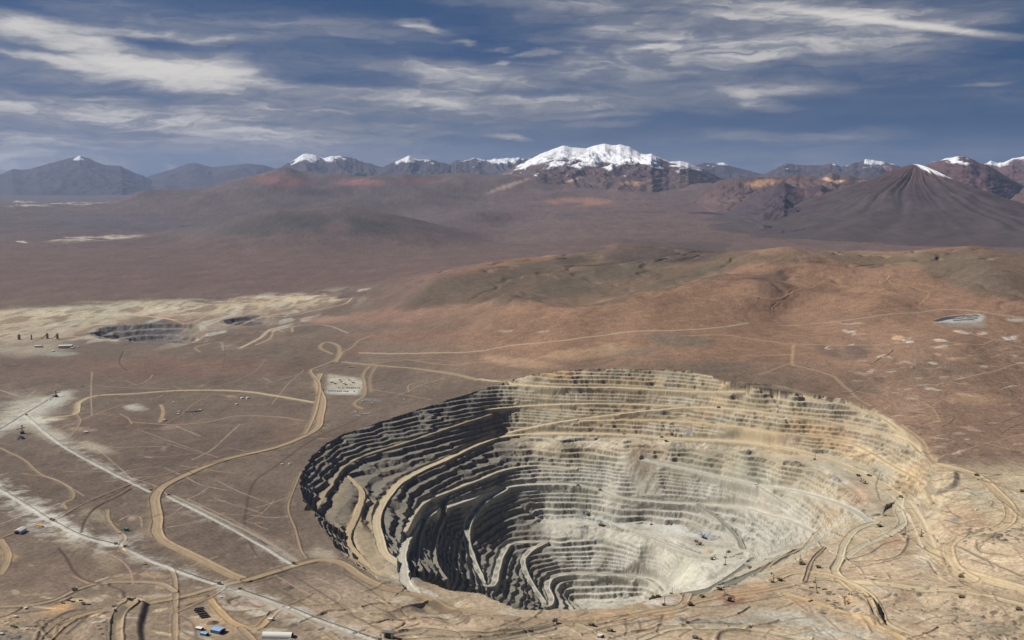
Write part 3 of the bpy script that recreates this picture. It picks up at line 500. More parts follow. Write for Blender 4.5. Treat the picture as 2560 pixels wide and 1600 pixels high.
# ------------------------------------------------------------------ stamping lines into the sheet
ROAD = np.zeros((NR, NC), np.float32)
def near_line(S, reach):
    r = np.hypot(S[:, 0], S[:, 1]); a = np.arctan2(S[:, 0], S[:, 1])
    i0, i1 = np.searchsorted(D, [r.min() - reach, r.max() + reach]); j0, j1 = np.searchsorted(A, [a.min() - reach / r.min(), a.max() + reach / r.min()])
    if i1 - i0 < 2 or j1 - j0 < 2: return None
    sl0 = (slice(i0, i1), slice(j0, j1)); dist = np.full((i1 - i0, j1 - j0), 1e9, np.float32); zz = np.zeros_like(dist); ss = np.zeros_like(dist); sd_ = np.zeros_like(dist)
    acc = 0.0
    for k in range(len(S) - 1):
        p, q = S[k], S[k + 1]; v = q - p; ln = math.hypot(v[0], v[1])
        if ln < 1e-6: continue
        rr = sorted((r[k], r[k + 1])); aa = sorted((a[k], a[k + 1])); pad = reach / rr[0]
        u0, u1 = np.searchsorted(D, [rr[0] - reach - ln * .1, rr[1] + reach]); w0, w1 = np.searchsorted(A, [aa[0] - pad, aa[1] + pad])
        u0, u1, w0, w1 = max(u0, i0), min(u1, i1), max(w0, j0), min(w1, j1)
        if u1 <= u0 or w1 <= w0: acc += ln; continue
        sx, sy = X[u0:u1, w0:w1] - p[0], Y[u0:u1, w0:w1] - p[1]
        t = np.clip((sx * v[0] + sy * v[1]) / (ln * ln), 0, 1); ex, ey = sx - t * v[0], sy - t * v[1]; dd = np.sqrt(ex * ex + ey * ey)
        b = (slice(u0 - i0, u1 - i0), slice(w0 - j0, w1 - j0)); m = dd < dist[b]
        dist[b] = np.where(m, dd, dist[b]); zz[b] = np.where(m, p[2] + t * v[2], zz[b]); ss[b] = np.where(m, acc + t * ln, ss[b]); sd_[b] = np.where(m, (v[0] * sy - v[1] * sx) / ln, sd_[b])
        acc += ln
    return sl0, dist, zz, ss, sd_
def road(S, hw, col, berm=0.0, dash=0, feather=5.0, flat=1.0, s=1.0, is_road=True, lift=0.0):
    got = near_line(S, hw * 2.4 + feather + 14)
    if got is None: return
    sl, dist, zz, ss, sd_ = got; reach_ = 1
    res = max(3.0, .0011 * float(np.hypot(S[:, 0], S[:, 1]).mean())) if is_road else 2.0
    e = n2[sl] * 1.6
    m = sst(hw + feather, hw, dist + e) * flat
    Z[sl] = Z[sl] * (1 - m) + (zz + lift) * m
    if berm: Z[sl] += berm * np.exp(-((dist - hw - 2.0 + e) / 2.6) ** 2)
    mc = sst(hw + max(feather * .5, res), hw - 1, dist + e) * s
    cc = np.empty(C[sl].shape, np.float32); cc[:] = col
    lane = fbm(sd_ / 3.2, ss / 55.0, 1.0, 2, 71); cc *= (1 + lane * .16 + n1[sl] * .06)[..., None]
    if dash: cc *= (1 - .42 * ((ss % 74) < 38) * (np.abs(sd_) < hw * .45))[..., None]
    mm = mc[..., None]; C[sl] = C[sl] * (1 - mm) + cc * mm
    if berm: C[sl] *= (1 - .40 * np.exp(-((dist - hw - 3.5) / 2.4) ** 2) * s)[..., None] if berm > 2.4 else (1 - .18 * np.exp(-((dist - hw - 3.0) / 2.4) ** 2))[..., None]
    if is_road:
        halo = np.exp(-(np.maximum(dist - hw, 0) / (hw * .9 + 4)) ** 1.5) * (1 - mc) * .42 * s * sst(-.5, .4, n2[sl]); mixc(C[sl], tuple(.82 * q for q in col), halo)
        C[sl] *= (1 - .16 * mc * (np.exp(-((np.abs(sd_) - hw * .42) / (hw * .12 + .8)) ** 2)))[..., None]
    if is_road: np.maximum(ROAD[sl], (dist < hw + 1).astype(np.float32), out=ROAD[sl])
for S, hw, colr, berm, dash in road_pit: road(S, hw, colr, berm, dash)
def gline(pts, step=14.0):
    P = np.array([col_ray(Z, *p) for p in pts]); S = spline(P, step)
    for q in S: q[2] = zgrid(Z, q[0], q[1])
    if len(S) > 8:
        kz = np.convolve(np.pad(S[:, 2], 4, mode='edge'), np.ones(9) / 9, 'valid'); S[:, 2] = kz
    return S
TR = L(170, 146, 112)
GROADS = [([(2325, 1372), (2332, 1385), (2377, 1423), (2469, 1456), (2570, 1490)], 15, L(202, 180, 138), 2.5, .95), ([(2252, 1245), (2246, 1272), (2256, 1310), (2225, 1335), (2150, 1368), (2105, 1400)], 11, L(196, 184, 156), 2, .95),
 # pixels, half width, colour, berm, strength
 # the great haul road of the left plain
 ([(800, 935), (790, 960), (806, 1000), (800, 1040), (786, 1075), (700, 1115), (560, 1150), (470, 1185), (410, 1215), (388, 1240), (393, 1300), (391, 1330), (410, 1355), (470, 1385), (530, 1415), (580, 1440), (612, 1452)], 15, TR, 3, 1),
 ([(856, 880), (846, 895), (800, 916), (778, 925), (798, 960), (792, 1010), (775, 1060), (760, 1085)], 6, TR, 2, .9),
 ([(612, 1452), (560, 1462), (470, 1488), (380, 1506), (300, 1520), (200, 1540), (140, 1575), (110, 1610)], 11, TR, 2.5, 1),
 ([(612, 1452), (700, 1425), (760, 1408), (800, 1400), (850, 1408), (900, 1440), (960, 1470), (1040, 1490), (1110, 1510), (1180, 1530), (1260, 1545), (1330, 1553), (1420, 1560), (1500, 1555)], 12, TR, 2.5, 1),
 ([(330, 1518), (300, 1545), (292, 1580), (292, 1620)], 13, TR, 3, 1), ([(437, 1620), (437, 1560), (438, 1490), (434, 1440), (420, 1420), (370, 1405), (310, 1380), (300, 1365), (312, 1345), (290, 1325), (270, 1300), (268, 1275)], 5, TR, 1.5, .8),
 ([(0, 1517), (60, 1515), (130, 1502), (190, 1475), (240, 1460), (320, 1455), (400, 1460), (435, 1480)], 7, L(172, 150, 120), 2.5, .9),
 ([(0, 1345), (60, 1322), (130, 1300), (200, 1262), (270, 1232), (340, 1205), (440, 1180), (560, 1150)], 5, L(160, 134, 108), 2, .8), ([(0, 1120), (60, 1150), (100, 1185), (150, 1205), (183, 1232), (176, 1250), (158, 1258), (165, 1272)], 4, TR, 1, .8),
 ([(0, 1350), (20, 1385), (10, 1420), (0, 1435)], 8, TR, 1, .8),
 ([(525, 1500), (545, 1525), (585, 1560), (640, 1572), (690, 1528), (715, 1520)], 8, L(190, 158, 110), 2, .9), ([(590, 1484), (640, 1494), (700, 1520), (760, 1550), (830, 1590), (850, 1610)], 5, TR, 1, .8), ([(600, 1570), (630, 1600), (640, 1620)], 7, TR, 2, .8), ([(440, 1530), (490, 1508), (530, 1490), (560, 1470)], 4, TR, 1.5, .8),
 ([(110, 1046), (180, 1038), (200, 1005), (240, 990), (330, 985), (420, 978), (540, 976), (620, 980), (700, 992), (780, 1006)], 10, L(190, 170, 130), 2, .95), ([(760, 1052), (690, 1042), (590, 1040), (520, 1055), (440, 1062), (390, 1060), (330, 1055)], 4, L(170, 144, 112), 1, .75), ([(400, 1055), (408, 1030), (402, 1012)], 5, L(186, 156, 116), 0, .8),
 ([(190, 1035), (200, 1050), (188, 1075), (170, 1095), (150, 1108)], 3.5, L(170, 146, 120), 1, .6),
 # roads from the left works to the far wall
 ([(856, 905), (960, 915), (1042, 922), (1130, 935), (1195, 946)], 8, TR, 1, .9), ([(840, 905), (848, 885), (842, 862), (815, 855), (800, 868), (830, 885)], 8, TR, 1, .8), ([(848, 885), (880, 868), (900, 850), (930, 838)], 5, TR, 1, .6),
 ([(900, 882), (1000, 884), (1100, 882), (1200, 878), (1262, 866), (1400, 852), (1540, 834), (1690, 826), (1800, 818), (1870, 808)], 8, L(180, 160, 130), 1, .85),
 ([(1950, 813), (2050, 808), (2150, 796), (2260, 783), (2350, 774), (2440, 778), (2520, 790), (2580, 796)], 6, L(176, 160, 136), 1.5, .7),
 ([(924, 915), (908, 935), (912, 970), (908, 990), (885, 1010), (905, 1022)], 6, TR, 1, .7), ([(940, 915), (925, 945), (928, 980)], 4, TR, 0, .5), ([(912, 912), (1000, 900), (1120, 912), (1220, 905), (1330, 902)], 4, L(172, 146, 118), 0, .5),
 ([(600, 870), (650, 845), (680, 822), (700, 818)], 8, L(200, 176, 138), 0, .8), ([(640, 862), (672, 848), (690, 825), (710, 830)], 4, L(190, 166, 130), 0, .6), ([(500, 880), (490, 868), (545, 855), (560, 876)], 4, L(180, 156, 124), 0, .5),
 ([(90, 840), (200, 842), (260, 850), (330, 852)], 5, L(200, 176, 134), 0, .7), ([(730, 830), (740, 815), (800, 812), (870, 832)], 4, L(190, 160, 130), 0, .6), ([(560, 812), (640, 797), (720, 790), (790, 775), (860, 760), (880, 745)], 5, L(200, 170, 134), 0, .6), ([(330, 770), (400, 790), (460, 810)], 5, L(200, 156, 118), 0, .6),
 # hillside tracks on the right
 ([(1700, 840), (1820, 838), (1990, 860), (2220, 862)], 4, L(190, 154, 116), 0, .6), ([(1984, 862), (1980, 900), (1982, 912)], 4, L(186, 150, 112), 0, .7), ([(1982, 912), (2075, 938), (2110, 965), (2150, 1000), (2180, 1015)], 5, L(176, 148, 114), 0, .7), ([(1850, 890), (1985, 886)], 4, L(190, 154, 116), 0, .5), ([(1900, 936), (1985, 905)], 3, L(176, 148, 114), 0, .5),
 ([(1740, 744), (1830, 735), (1930, 748), (2010, 720), (2060, 700)], 3, L(180, 136, 100), 0, .5), ([(2220, 690), (2225, 705), (2290, 720), (2320, 730), (2300, 762)], 3, L(176, 140, 106), 0, .5), ([(1870, 800), (1862, 785), (1880, 765), (1900, 745)], 4, L(120, 92, 74), 0, .6), ([(1960, 810), (1930, 770), (1960, 750), (2000, 740)], 4, L(124, 94, 76), 0, .5),
 ([(2560, 870), (2490, 850), (2430, 836)], 4, L(190, 164, 136), 0, .6), ([(2490, 846), (2440, 862), (2380, 856), (2340, 852)], 3, L(190, 156, 124), 0, .5), ([(2390, 950), (2480, 928), (2560, 905)], 3, L(186, 150, 118), 0, .5), ([(2335, 850), (2300, 880), (2280, 920)], 3, L(150, 130, 108), 0, .5),
 # right rim and foreground haul roads
 ([(2250, 1062), (2300, 1100), (2320, 1140), (2346, 1164), (2410, 1184), (2470, 1205), (2580, 1240)], 8, TR, 1.5, .9), ([(2340, 1162), (2440, 1190), (2490, 1230), (2525, 1270), (2515, 1310), (2470, 1330), (2400, 1342), (2375, 1360), (2368, 1390), (2385, 1425), (2430, 1450)], 15, L(196, 172, 132), 2.5, 1),
 ([(2490, 1240), (2530, 1270), (2560, 1295), (2590, 1300)], 5, TR, 2, .8), ([(2105, 1395), (2085, 1425), (2110, 1450), (2180, 1470), (2270, 1482), (2400, 1494), (2560, 1530)], 10, L(202, 182, 142), 2.5, .95), ([(2190, 1306), (2140, 1325), (2110, 1360), (2098, 1400), (2085, 1425)], 10, L(196, 182, 148), 2.5, .9),
 ([(1930, 1452), (1990, 1432), (2050, 1434), (2100, 1448), (2140, 1470), (2180, 1495), (2200, 1530), (2215, 1560), (2280, 1590), (2330, 1610)], 7, L(200, 176, 130), 2, .9), ([(2090, 1450), (2130, 1480), (2165, 1500), (2185, 1540), (2200, 1560)], 6, L(200, 174, 128), 2.5, .7), ([(1960, 1486), (2030, 1505), (2100, 1530), (2200, 1570), (2300, 1620)], 8, L(206, 174, 122), 2, .9),
 ([(1720, 1487), (1700, 1515), (1620, 1530), (1500, 1555)], 8, L(186, 162, 126), 2, .9), ([(1715, 1510), (1800, 1492), (1900, 1478), (1980, 1462)], 7, L(196, 166, 122), 2, .8), ([(1440, 1562), (1500, 1585), (1560, 1605)], 7, L(186, 166, 132), 2.5, .8), ([(1600, 1600), (1680, 1572), (1760, 1570), (1860, 1572), (1960, 1590), (2020, 1605)], 8, L(198, 182, 146), 2.5, .9), ([(1380, 1560), (1290, 1580), (1160, 1590), (1040, 1582), (960, 1590)], 9, L(172, 154, 126), 3, .9), ([(1380, 1572), (1240, 1600), (1130, 1612)], 6, L(166, 150, 124), 3, .8),
 ([(2480, 1345), (2440, 1372), (2500, 1390), (2540, 1392)], 6, L(196, 166, 126), 1.5, .6), ([(1880, 1440), (1940, 1400), (1990, 1375), (2030, 1345), (2050, 1320)], 5, L(190, 168, 128), 3, .7), ([(2010, 1455), (2030, 1400), (2060, 1370)], 3, L(120, 104, 84), 3, .5),
 ([(751, 1180), (733, 1224), (719, 1270), (737, 1326), (751, 1377), (764, 1396)], 3, TR, 1.5, .6), ([(640, 1390), (620, 1350), (612, 1340)], 2.5, L(96, 80, 68), 0, .6), ([(610, 1320), (622, 1240), (640, 1200), (690, 1165), (790, 1095), (900, 1045)], 3, L(92, 76, 64), 0, .75),
]
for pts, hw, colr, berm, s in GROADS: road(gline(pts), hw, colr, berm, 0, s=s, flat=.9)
for pts, w in [([(2338, 803), (2365, 794), (2400, 790), (2444, 790)], 13), ([(2348, 802), (2385, 796), (2440, 795)], 15), ([(2388, 801), (2430, 799)], 13)]: road(gline(pts, 20), w, L(64, 64, 66), 0, 0, flat=0, s=.95, is_road=False)
for pts, w, c in [([(250, 846), (262, 832), (300, 820), (360, 812), (430, 809)], 9, L(92, 86, 84)), ([(700, 752), (780, 748), (840, 742)], 8, L(206, 186, 150)), ([(0, 815), (120, 806), (260, 800)], 10, L(150, 140, 116)), ([(60, 790), (200, 784), (340, 788), (440, 800)], 9, L(206, 198, 164)), ([(480, 790), (560, 778), (640, 782), (720, 770)], 8, L(154, 138, 116)), ([(520, 806), (600, 788), (680, 786)], 8, L(140, 126, 110)), ([(160, 830), (260, 812), (340, 802)], 8, L(140, 134, 114))]: road(gline(pts, 20), w, c, 0, 0, feather=14, flat=0, s=.7, is_road=False)
# faint wheel tracks over the plains
for k in range(130):
    if k < 84: x0, y0 = rng.uniform(0, 1050), rng.uniform(890, 1420)
    else: x0, y0 = rng.uniform(2050, 2560), rng.uniform(860, 1160)
    a = rng.uniform(-.5, .5); ln = rng.uniform(60, 260); pts = [(x0, y0)]
    for q in range(3): a += rng.uniform(-.5, .5); pts.append((pts[-1][0] + ln / 3 * math.cos(a), pts[-1][1] + ln / 3 * math.sin(a) * .55))
    if max(p[0] for p in pts) > 700 and min(p[1] for p in pts) > 930 and x0 < 1200 or max(p[1] for p in pts) > 1590: continue
    road(gline(pts, 20), 2.1, [L(178, 150, 122), L(170, 142, 116), L(96, 80, 70)][k % 3], 0, 0, feather=3, flat=0, s=rng.uniform(.4, .8), is_road=False)
# bulldozed windrows, trenches and lifts: dark-edged ridges all through the working ground
def ridge(pts, h, w, col=None, s=.5):
    S = gline(pts, 10); got = near_line(S, w * 3)
    if got is None: return
    sl, dist, zz, ss, sd_ = got; m = np.exp(-(dist / w) ** 2); Z[sl] += h * m * (1 + .5 * n2[sl])
    if col is not None: mixc(C[sl], col, m * s)
for k in range(380):
    if k >= 320: x0, y0 = rng.uniform(2180, 2560), rng.uniform(1190, 1600)
    elif k >= 210: x0, y0 = rng.uniform(700, 1950), rng.uniform(1470, 1600)
    elif k < 120: x0, y0 = rng.uniform(1950, 2560), rng.uniform(1180, 1600)
    elif k < 170: x0, y0 = rng.uniform(820, 1950), rng.uniform(1490, 1600)
    elif k < 190: x0, y0 = rng.uniform(0, 330), rng.uniform(1490, 1600)
    else: x0, y0 = rng.uniform(2080, 2560), rng.uniform(900, 1160)
    if x0 < 2180 and y0 < 1330 and k < 120: continue
    if 1000 < x0 < 1900 and y0 < 1535: continue
    a = rng.uniform(-.6, .6) + (.5 if k < 120 else 0); ln = rng.uniform(25, 110); pts = [(x0, y0)]
    for q in range(3): a += rng.uniform(-.35, .35); pts.append((pts[-1][0] + ln / 3 * math.cos(a), pts[-1][1] + ln / 3 * math.sin(a) * .6))
    if max(p[1] for p in pts) > 1630: continue
    ridge(pts, rng.uniform(.8, 3.6) * (1 if rng.rand() < .65 else -1), rng.uniform(2.2, 4.0), L(140, 118, 92), .45)
def scarp(pts, h, width, run, col=None, s=.8):
    """a dump edge: ground on the left of the line lifted by h, falling over width"""
    S = gline(pts, 12); got = near_line(S, run)
    if got is None: return
    sl, dist, zz, ss, sd_ = got; up = sst(-width, 0, sd_) * sst(run, run * .3, dist)
    Z[sl] += h * up
    if col is not None: mixc(C[sl], col, sst(-width * 1.15, -width * .8, sd_) * sst(0, -width * .25, sd_) * (dist < width * 1.2) * s)
scarp([(352, 1640), (340, 1580), (352, 1528)], 13, 20, 70, L(134, 122, 104), .4)
scarp([(262, 1620), (262, 1570), (285, 1535)], 12, 30, 70, L(112, 104, 90), .6)
scarp([(2580, 1530), (2450, 1492), (2330, 1470), (2230, 1462)], 16, 40, 120, L(168, 140, 104), .4)
scarp([(2580, 1470), (2470, 1420), (2400, 1385)], 14, 34, 100, L(160, 134, 100), .4)
scarp([(2330, 1215), (2350, 1228), (2378, 1215), (2382, 1195)], 12, 24, 60, L(128, 120, 104), .7)
scarp([(1150, 1545), (1110, 1520), (1080, 1508)], -9, 22, 60, L(104, 88, 74), .7)
scarp([(1020, 1540), (1090, 1528), (1130, 1515)], -10, 26, 60, L(104, 88, 74), .7)
scarp([(2120, 1596), (2080, 1585), (2040, 1596)], 10, 26, 70, L(110, 106, 92), .7)
scarp([(2190, 1545), (2185, 1520), (2168, 1500)], 12, 20, 60, L(110, 96, 78), .5)
scarp([(880, 1515), (620, 1440), (600, 1445)], 0, 1, 20)
# spoil heaps and rubble
def heap(px, py, r, h, col=None, elong=1.0, rot=0):
    q = col_ray(Z, px, py); got = near_line(np.array([[q[0] - r * (elong - 1) * math.cos(R(rot)) - .1, q[1] - r * (elong - 1) * math.sin(R(rot)), 0], [q[0] + r * (elong - 1) * math.cos(R(rot)) + .1, q[1] + r * (elong - 1) * math.sin(R(rot)), 0]]), r * 1.2)
    if got is None: return
    sl, dist, *_ = got; m = np.clip(1 - dist / r * (1 + .25 * n4[sl]), 0, 1); Z[sl] += h * m
    if col is not None: mixc(C[sl], col, sst(0, .25, m) * .8)
for px, py, r, h, c in [(50, 1098, 22, 17, L(96, 98, 100)), (120, 1000, 20, 9, L(110, 112, 106)), (205, 968, 18, 8, L(98, 98, 92)), (532, 1558, 15, 7, L(92, 86, 82)), (700, 1380, 10, 3, None), (1812, 1493, 26, 10, L(150, 112, 92)), (2140, 1525, 14, 6, L(170, 160, 146)), (2490, 1340, 20, 7, L(110, 104, 90)), (2190, 1288, 16, 6, L(96, 84, 74)), (1700, 1550, 18, 6, L(140, 138, 128)),
                        (1760, 1340, 26, 9, L(166, 168, 172)), (1455, 1284, 24, 6, L(130, 130, 130)), (1720, 1083, 22, 9, L(140, 138, 130)), (1770, 1380, 20, 5, L(184, 166, 130)), (718, 1470, 18, 4, L(108, 98, 88)), (730, 1563, 14, 4, L(120, 104, 88))]:
    heap(px, py, r, h, c)
for k in range(380):
    if k < 70: px, py = rng.uniform(0, 140), rng.uniform(1545, 1600)
    elif k < 150: px, py = rng.uniform(2410, 2560), rng.uniform(1320, 1360)
    elif k < 230: px, py = rng.uniform(2380, 2560), rng.uniform(1520, 1600)
    elif k < 290: px, py = rng.uniform(2170, 2420), rng.uniform(1410, 1530)
    elif k < 330: px, py = rng.uniform(2020, 2160), rng.uniform(1470, 1535)
    elif k < 360: px, py = rng.uniform(190, 300), rng.uniform(1550, 1600)
    else: px, py = rng.uniform(2060, 2560), rng.uniform(870, 1180)
    if px < 2250 and py < 1050 and k >= 360: continue
    heap(px, py, 3 + 8 * rng.rand() ** 2, rng.uniform(.6, 2.6), [L(128, 118, 100), L(150, 132, 104), L(96, 86, 74)][k % 3])
# dust thrown along the conveyors
def dust(pts, col, s, wl, wr):
    S = gline(pts, 20); got = near_line(S, max(wl, wr) * 2.2)
    sl, dist, zz, ss, sd_ = got; w = np.where(sd_ > 0, wl, wr) * np.clip(1 + 1.1 * n2[sl] + .8 * n1[sl] + .5 * n4[sl], .25, 2.2); mixc(C[sl], col, np.exp(-(dist / w) ** 1.2) * s * (.75 + .5 * sst(-.4, .5, n2[sl] + n1[sl])))
# long cuts, tracks and lifts of the foreground, one by one
LN = [([(960, 1592), (1050, 1572), (1160, 1582), (1280, 1576), (1390, 1556)], 3, 'd', 3), ([(990, 1600), (1100, 1590), (1230, 1590), (1330, 1572)], 2.5, 'd', 2), ([(1000, 1552), (1090, 1545), (1150, 1535)], 3, 'd', 2), ([(900, 1500), (980, 1540), (1010, 1552)], 2.5, 'd', 1), ([(880, 1470), (940, 1490), (1010, 1500), (1080, 1520)], 3, 'p', 0), ([(780, 1440), (850, 1470), (930, 1520), (1000, 1560)], 3, 'p', 0),
 ([(690, 1440), (780, 1490), (870, 1545), (920, 1575)], 2.5, 'p', 0), ([(660, 1455), (740, 1500), (840, 1560), (900, 1600)], 2.5, 'd', 0), ([(830, 1420), (900, 1460), (960, 1500)], 2.5, 'd', 1), ([(760, 1480), (800, 1470), (840, 1480), (850, 1500), (800, 1510), (765, 1495)], 2.5, 'p', 1), ([(1170, 1560), (1210, 1545), (1260, 1552), (1240, 1570), (1190, 1572)], 2.5, 'p', 1), ([(1340, 1590), (1400, 1580), (1430, 1600)], 3, 'p', 0),
 ([(1470, 1580), (1530, 1565), (1600, 1556), (1650, 1545)], 2.5, 'd', 1), ([(1520, 1600), (1570, 1582), (1640, 1575)], 3, 'd', 2), ([(1560, 1560), (1566, 1575), (1560, 1590)], 2.5, 'd', 1), ([(1596, 1553), (1600, 1572)], 2.5, 'd', 1), ([(1655, 1540), (1648, 1560), (1640, 1580)], 2.5, 'd', 1), ([(1700, 1560), (1780, 1558), (1850, 1560)], 4, 'd', 3), ([(1790, 1600), (1800, 1582), (1840, 1575), (1870, 1580)], 5, 'd', 4), ([(1500, 1545), (1580, 1540), (1680, 1535), (1720, 1522)], 3, 'd', 1), ([(1730, 1520), (1850, 1508), (1960, 1488)], 2.5, 'd', 1),
 ([(2000, 1460), (2060, 1450), (2090, 1455)], 3, 'd', 1), ([(1990, 1470), (2030, 1480), (2020, 1490)], 2.5, 'd', 1), ([(1970, 1480), (2010, 1492)], 2.5, 'd', 1), ([(2140, 1490), (2170, 1510), (2180, 1540), (2186, 1560)], 3, 'd', 3), ([(2155, 1486), (2190, 1508), (2196, 1536), (2210, 1560)], 3, 'd', 3), ([(2110, 1400), (2170, 1385), (2210, 1360), (2250, 1350)], 2.5, 'd', 2), ([(2120, 1420), (2190, 1410), (2250, 1395)], 2.5, 'd', 2), ([(2150, 1372), (2190, 1390), (2240, 1400)], 2.5, 'p', 1), ([(2130, 1405), (2200, 1400), (2240, 1392), (2262, 1370), (2270, 1340)], 3, 'd', 2), ([(2290, 1360), (2320, 1380), (2360, 1400)], 3, 'd', 2),
 ([(2345, 1232), (2400, 1226), (2440, 1240)], 2.5, 'd', 1), ([(2360, 1262), (2420, 1270), (2480, 1272)], 2.5, 'p', 1), ([(2395, 1180), (2398, 1240), (2404, 1300), (2414, 1330)], 4, 'p', 0), ([(2350, 1280), (2400, 1296)], 3, 'd', 2), ([(2370, 1320), (2440, 1318), (2480, 1310)], 3, 'd', 2), ([(2360, 1300), (2400, 1310), (2440, 1300)], 2.5, 'd', 1), ([(2450, 1250), (2480, 1252), (2478, 1266)], 2.5, 'd', 1), ([(2430, 1400), (2500, 1420), (2560, 1440)], 3, 'd', 2), ([(2440, 1350), (2450, 1380), (2500, 1386), (2530, 1394)], 3, 'd', 1), ([(2290, 1560), (2330, 1545), (2390, 1540), (2380, 1556), (2330, 1566)], 2.5, 'd', 1), ([(2240, 1510), (2300, 1500), (2380, 1510), (2440, 1520)], 3, 'p', 0), ([(2300, 1210), (2360, 1200), (2420, 1196), (2500, 1210)], 3, 'd', 1), ([(2320, 1190), (2400, 1180), (2560, 1190)], 2.5, 'd', 1), ([(2200, 1180), (2190, 1215), (2200, 1250)], 2, 'd', 0),
 ([(20, 1540), (70, 1530), (120, 1525)], 3, 'd', 2), ([(130, 1600), (100, 1570), (90, 1555)], 3, 'd', 2), ([(90, 1600), (100, 1575), (130, 1550), (170, 1530), (210, 1524)], 4, 'd', 3), ([(140, 1585), (150, 1560), (200, 1548), (230, 1535)], 3, 'd', 2), ([(165, 1585), (195, 1560), (215, 1540)], 3, 'd', 2), ([(590, 1515), (575, 1500), (600, 1492)], 5, 'd', -4), ([(600, 1530), (640, 1525), (680, 1535)], 3, 'd', 2), ([(615, 1550), (660, 1540), (690, 1525)], 3, 'd', 2), ([(440, 1520), (510, 1500), (520, 1490)], 3, 'd', 2), ([(440, 1500), (515, 1488)], 3, 'd', 1), ([(450, 1540), (480, 1560), (490, 1590)], 3, 'd', 1), ([(560, 1470), (620, 1460), (700, 1440)], 3, 'd', 2), ([(330, 1210), (300, 1230), (270, 1245)], 5, 'd', -2), ([(560, 1380), (620, 1375), (670, 1365)], 3, 'd', 1), ([(620, 1360), (640, 1390), (668, 1415)], 3, 'd', 1), ([(650, 1335), (700, 1330), (740, 1322)], 3, 'd', 1), ([(575, 1400), (640, 1385), (680, 1390)], 3, 'd', 1), ([(520, 1250), (560, 1252)], 2, 'p', 0), ([(480, 1330), (512, 1328)], 2.5, 'd', 0), ([(420, 1318), (500, 1302), (560, 1282)], 2.5, 'p', 0), ([(540, 1200), (600, 1230), (680, 1260)], 2, 'p', 0), ([(630, 1288), (680, 1294), (720, 1290)], 3, 'p', 0), ([(640, 1270), (700, 1250), (725, 1240)], 2, 'p', 0), ([(0, 1310), (80, 1280), (150, 1258)], 2.5, 'p', 0), ([(300, 1300), (320, 1290), (345, 1290), (355, 1318)], 2.5, 'p', 0), ([(260, 1205), (300, 1200), (380, 1190)], 2, 'p', 0), ([(240, 1120), (310, 1180), (330, 1200)], 2, 'p', 0), ([(480, 1150), (520, 1130), (600, 1060)], 2.5, 'p', 0), ([(200, 1118), (320, 1118), (420, 1116)], 2, 'p', 0), ([(0, 975), (46, 990)], 5, 'p', 0), ([(0, 1045), (60, 1000), (90, 975)], 3, 'p', 0), ([(140, 1075), (200, 1050), (280, 1020), (310, 1010)], 2, 'p', 0), ([(230, 1040), (228, 1010), (228, 960), (230, 930)], 3, 'p', 0), ([(300, 1035), (320, 1045), (330, 1060)], 3, 'p', 0), ([(440, 1065), (500, 1090)], 3, 'p', 0), ([(240, 964), (300, 968), (420, 972)], 3, 'p', 0), ([(680, 1010), (720, 960), (760, 925)], 2, 'p', 0), ([(690, 1030), (720, 1010)], 2.5, 'd', 0), ([(990, 990), (1060, 960), (1110, 945)], 2.5, 'p', 0), ([(900, 970), (1000, 985), (1080, 1000)], 2, 'p', 0), ([(1022, 980), (1024, 962), (1060, 952)], 2.5, 'p', 0), ([(960, 1010), (1040, 990), (1120, 965)], 2.5, 'd', 0)]
for pts, w, c, h in LN:
    road(gline(pts), w, L(178, 154, 124) if c == 'p' else L(112, 96, 78), 0, 0, feather=4, flat=0, s=.62, is_road=False)
    if h: ridge(pts, h, w + .8)
WD = L(196, 192, 180)
CONV = [[(66, 1038), (160, 1112), (280, 1178), (378, 1226)], [(422, 1238), (520, 1286), (640, 1352), (734, 1409)], [(-40, 1196), (60, 1256), (128, 1300)], [(134, 1302), (205, 1338), (290, 1361)],
        [(314, 1367), (380, 1398), (470, 1434), (548, 1459)], [(600, 1473), (700, 1508), (800, 1548), (950, 1602)], [(-30, 1092), (60, 1036), (134, 992)]]
for k, c in enumerate(CONV): dust(c, WD, (.55, .5, .95, .95, .7, .75, .6)[k], (16, 8, 30, 26, 10, 12, 14)[k], (14, 20, 26, 34, 18, 26, 20)[k])
for c in CONV: road(gline([(x - 4, y + 4) for x, y in c]), 3.5, L(206, 200, 184), 0, 0, feather=6, flat=0, s=.75, is_road=False)
road(gline([(430, 1238), (540, 1290), (660, 1350), (742, 1403)]), 3.5, L(182, 170, 148), 0, 0, s=.7, flat=0); road(gline([(470, 1248), (600, 1310), (745, 1400)]), 2.5, L(166, 146, 122), 0, 0, s=.6, flat=0)
road(gline([(606, 1480), (700, 1516), (800, 1558), (900, 1600)]), 4, L(178, 166, 148), 0, 0, s=.7, flat=0); road(gline([(700, 1420), (800, 1480), (905, 1550), (950, 1570)]), 2, L(110, 94, 80), 0, 0, s=.6, flat=0)
# gullies: dry watercourses of the left plain
for pts in [[(330, 1222), (290, 1245), (240, 1270), (215, 1300), (205, 1330)], [(150, 1370), (170, 1395), (190, 1430), (215, 1448), (260, 1460)], [(275, 1462), (310, 1478), (312, 1495)], [(310, 878), (300, 905), (318, 925)]]:
    ridge(pts, -2.5, 5, L(88, 74, 60), .7)
lum = (C @ np.array([.25, .6, .15], np.float32))[..., None]; C = np.clip(lum + (C - lum) * .84, .008, .9)
# the sheet below keeps its shape for setting things down on it
def put(px, py): return col_ray(Z, px, py)
def ground(x, y): return zgrid(Z, x, y)

